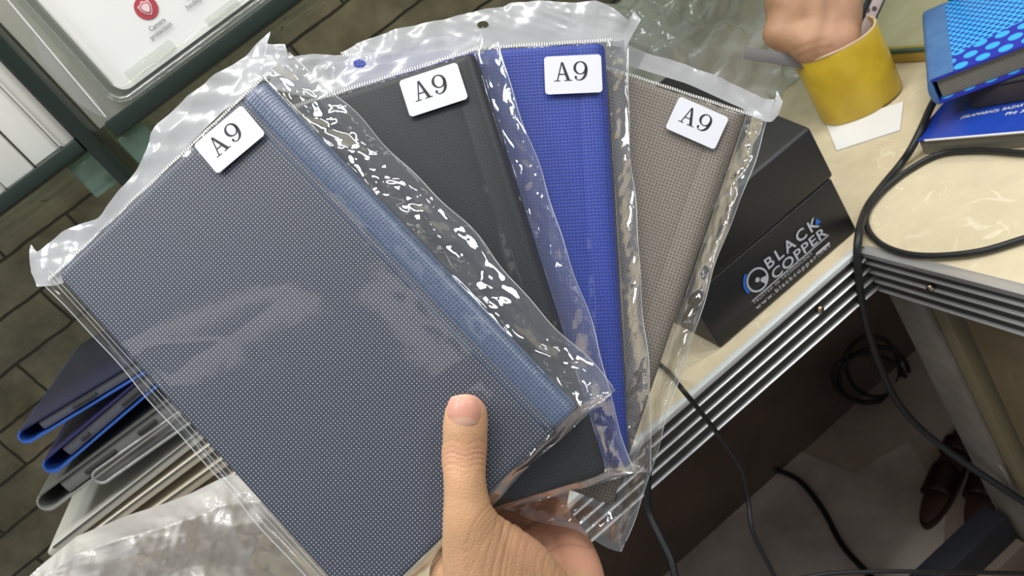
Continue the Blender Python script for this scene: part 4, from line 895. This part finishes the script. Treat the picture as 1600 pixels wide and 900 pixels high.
# ------------------------------------------------------------------ stack of covers at lower left
YK = .60
def folio(A, B, thpx, length, depth, cshell, cin, ctray, slots, lab, roll=1.0, skew=0.0):
    A, B = onY(*A, YK), onY(*B, YK); u = B - A; u /= np.linalg.norm(u); n = np.array([-u[2], 0, u[0]])      # n points up
    t = (A - CAM) @ EZ; th = thpx * t / F
    y = np.array([skew, 1, 0]); y /= np.linalg.norm(y)
    Mx = Matrix(((u[0], y[0], n[0], A[0]), (u[1], y[1], n[1], A[1]), (u[2], y[2], n[2], A[2]), (0, 0, 0, 1)))
    e = empty('tablet_folio', Mx, lab, 'tablet cover', 'tablet folios stacked on the counter')
    w = .0014; P = []
    # U-shaped shell: top sheet, rounded spine, bottom sheet
    outer = [(length, 0)] + [(x, 0) for x in (length * .5, th * .6)] + [(th * .45 + th * .5 * roll * math.cos(math.radians(a)), -th / 2 + th / 2 * math.sin(math.radians(a))) for a in np.linspace(100, 260, 14)] + [(th * .6, -th), (length * .5, -th), (length, -th)]
    O = np.array(outer); Tn = np.gradient(O, axis=0); Tn /= np.linalg.norm(Tn, axis=1)[:, None]; I = O + np.stack([-Tn[:, 1], Tn[:, 0]], 1) * w
    def shell(nm, sl_, m, mi):
        o_, i_ = O[sl_], I[sl_]; poly = [(p[0], 0, p[1]) for p in o_] + [(p[0], 0, p[1]) for p in i_[::-1]]
        ob = prism(nm, poly, (0, depth, 0), m, e, 0, local=True); return ob
    shell('front_cover', slice(0, 4), cshell, cin); shell('spine', slice(3, 18), cin, cin); shell('back_cover', slice(17, 20), cin, cin)
    tr = box('tray', (th * 1.3, .0015, -th + w + .0008), (length - .004, depth - .004, -w - .0004), ctray, e, .0025, local=True)
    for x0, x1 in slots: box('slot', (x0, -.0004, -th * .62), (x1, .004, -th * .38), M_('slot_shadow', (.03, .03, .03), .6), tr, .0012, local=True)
    return e
dk = M_('navy_leatherette', (.022, .026, .060), .22, spec=.6); dk2 = M_('violet_blue_leatherette', (.030, .030, .11), .35); bl = M_('bright_blue_edge', (.035, .11, .42), .4)
tr1 = M_('grey_tpu', (.105, .11, .13), .35); gy = M_('grey_leatherette', (.11, .11, .10), .4); gy2 = M_('pale_grey_edge', (.25, .25, .23), .4)
folio((22, 678), (193, 574), 26, .20, .20, dk, bl, tr1, [(.042, .062)], 'navy tablet folio with blue inner edge, topmost of the stack at lower left', skew=.03)
folio((60, 726), (193, 612), 29, .20, .20, dk2, bl, tr1, [(.033, .041), (.072, .092)], 'violet blue tablet folio with bright blue spine, second in the stack', skew=.03)
folio((50, 782), (227, 650), 33, .21, .20, gy, gy2, M_('grey_tray', (.17, .17, .165), .35), [(.040, .068), (.088, .105)], 'grey tablet folio, third in the stack at lower left', skew=.03)
# clear tray end and pale trays
def slabpx(nm, A, B, thpx, length, depth, mat, lab, cat, grp=None, Y=YK, bev=.004, kind='box'):
    A, B = onY(*A, Y), onY(*B, Y); u = B - A; u /= np.linalg.norm(u); n = np.array([-u[2], 0, u[0]]); th = thpx * ((A - CAM) @ EZ) / F
    Mx = Matrix(((u[0], 0, n[0], A[0]), (0, 1, 0, A[1]), (u[2], 0, n[2], A[2]), (0, 0, 0, 1)))
    e = empty(nm, Mx, lab, cat, grp)
    return e, th, Mx
e, th, _ = slabpx('clear_tablet_case', (140, 742), (300, 630), 25, .2, .2, None, 'clear rounded tablet case lying under the grey folio', 'tablet case')
P = rrect(0, -th, .22, th, th * .48, 8)
for off, rr_ in ((0, .0013), (.004, .0008)):
    PP = [(x + off, .0 + off * .5, z) for x, z in rrect(off, -th + off, .22, th - 2 * off, max(th * .48 - off, .002), 8)]; PP.append(PP[0]); V, Fc = tube_geo(np.array(PP), rr_, 8); mesh('rim', V, Fc, M_('clear_rim', (.6, .62, .6), .12, trans=.6), e, True, local=True)
prism('body', [(x, .001, z) for x, z in P], (0, .19, 0), film('clear_case_plastic', tint=(.75, .77, .77), base=.1, gain=.8, power=2, haze=.22, hazecol=(.4, .42, .42), bump=0), e, 0, local=True)
trays = [((70, 862), (262, 712), 15, (.50, .49, .43), .15), ((90, 872), (290, 722), 14, (.58, .54, .44), .15), ((112, 886), (320, 736), 16, (.50, .45, .35), .12), ((140, 900), (350, 752), 16, (.58, .54, .46), .15), ((170, 918), (370, 775), 18, (.50, .46, .38), .15), ((200, 940), (390, 805), 22, (.52, .48, .4), .12)]
tl_ = ['pale grey tablet tray directly under the clear case', 'cream tablet tray, second of the pale trays', 'tan tablet tray, third of the pale trays', 'cream tablet tray, fourth of the pale trays', 'tan tablet tray, fifth of the pale trays', 'lowest cream tray above the crumpled bag']
mt_dark = M_('tray_gap_shade', (.05, .055, .055), .5)
for k, (A, B, th_, col, _) in enumerate(trays):
    e, th, _m = slabpx('tablet_tray', A, B, th_, .2, .2, None, tl_[k], 'tray', 'pale trays in the lower left stack', Y=YK - .004 * k)
    P = rrect(0, -th, .24, th * .86, min(th * .4, .006), 6)
    prism('body', [(x, 0, z) for x, z in P], (0, .19, 0), M_('tray_plastic', col, .4), e, .0008, local=True)
    box('rim', (.006, -.0012, -th * .22), (.235, .001, -th * .12), mt_dark, e, .0003, local=True)  # dark strip paints the shaded gap between stacked trays
# carrier that holds the stack up, mostly hidden
q0 = onY(170, 930, YK); 
put(box('storage_box', (-.42, YK + .02, ZC + .0006), (-.12, .86, .80), M_('dark_storage_box', (.03, .03, .032), .6)), 'dark storage box on the counter carrying the stack at lower left', 'box')
# crumpled pale bag in front of the stack
prs = [((40, 905), (20, 1010)), ((68, 880), (60, 1010)), ((120, 838), (120, 1010)), ((200, 805), (190, 1010)), ((262, 785), (250, 1010)), ((300, 770), (300, 1010)), ((350, 745), (350, 1010)), ((420, 735), (400, 1010)), ((500, 740), (470, 1010)), ((560, 760), (540, 1010))]
def lin(pts, k):
    out = []
    for a_, b_ in zip(pts[:-1], pts[1:]):
        for j in range(k): out.append(np.array(a_) + (np.array(b_) - np.array(a_)) * j / k)
    out.append(np.array(pts[-1])); return np.array(out)
tp, bt = lin([p[0] for p in prs], 14), lin([p[1] for p in prs], 14); n, m = len(tp), 110; V = []; PX = np.zeros((n, m)); PY = np.zeros((n, m))
for k in range(n):
    for j in range(m): q = tp[k] + (bt[k] - tp[k]) * j / (m - 1); PX[k, j], PY[k, j] = q
f1 = fold_field(PX, PY, 7, 75, 901); f2 = fold_field(PX, PY, 8, 28, 902); f3 = fold_field(PX, PY, 8, 11, 905)
cover = np.clip(np.linspace(0, 1, m) * 6, 0, 1)[None, :]
Yb = .535 - .035 * np.sin(np.linspace(0, math.pi, n))[:, None] * cover + (f1 * .012 + f2 * .0035 + f3 * .0007) * (.3 + .7 * cover)
V = np.array([onY(PX[k, j], PY[k, j], Yb[k, j]) for k in range(n) for j in range(m)])
V[:, 2] = np.maximum(V[:, 2], ZC + .001 + .0)
put(mesh('plastic_bag', V, grid_faces(n, m), mt_milky, None, True), 'crumpled milky plastic bag draped over the pale trays at lower left', 'plastic bag')
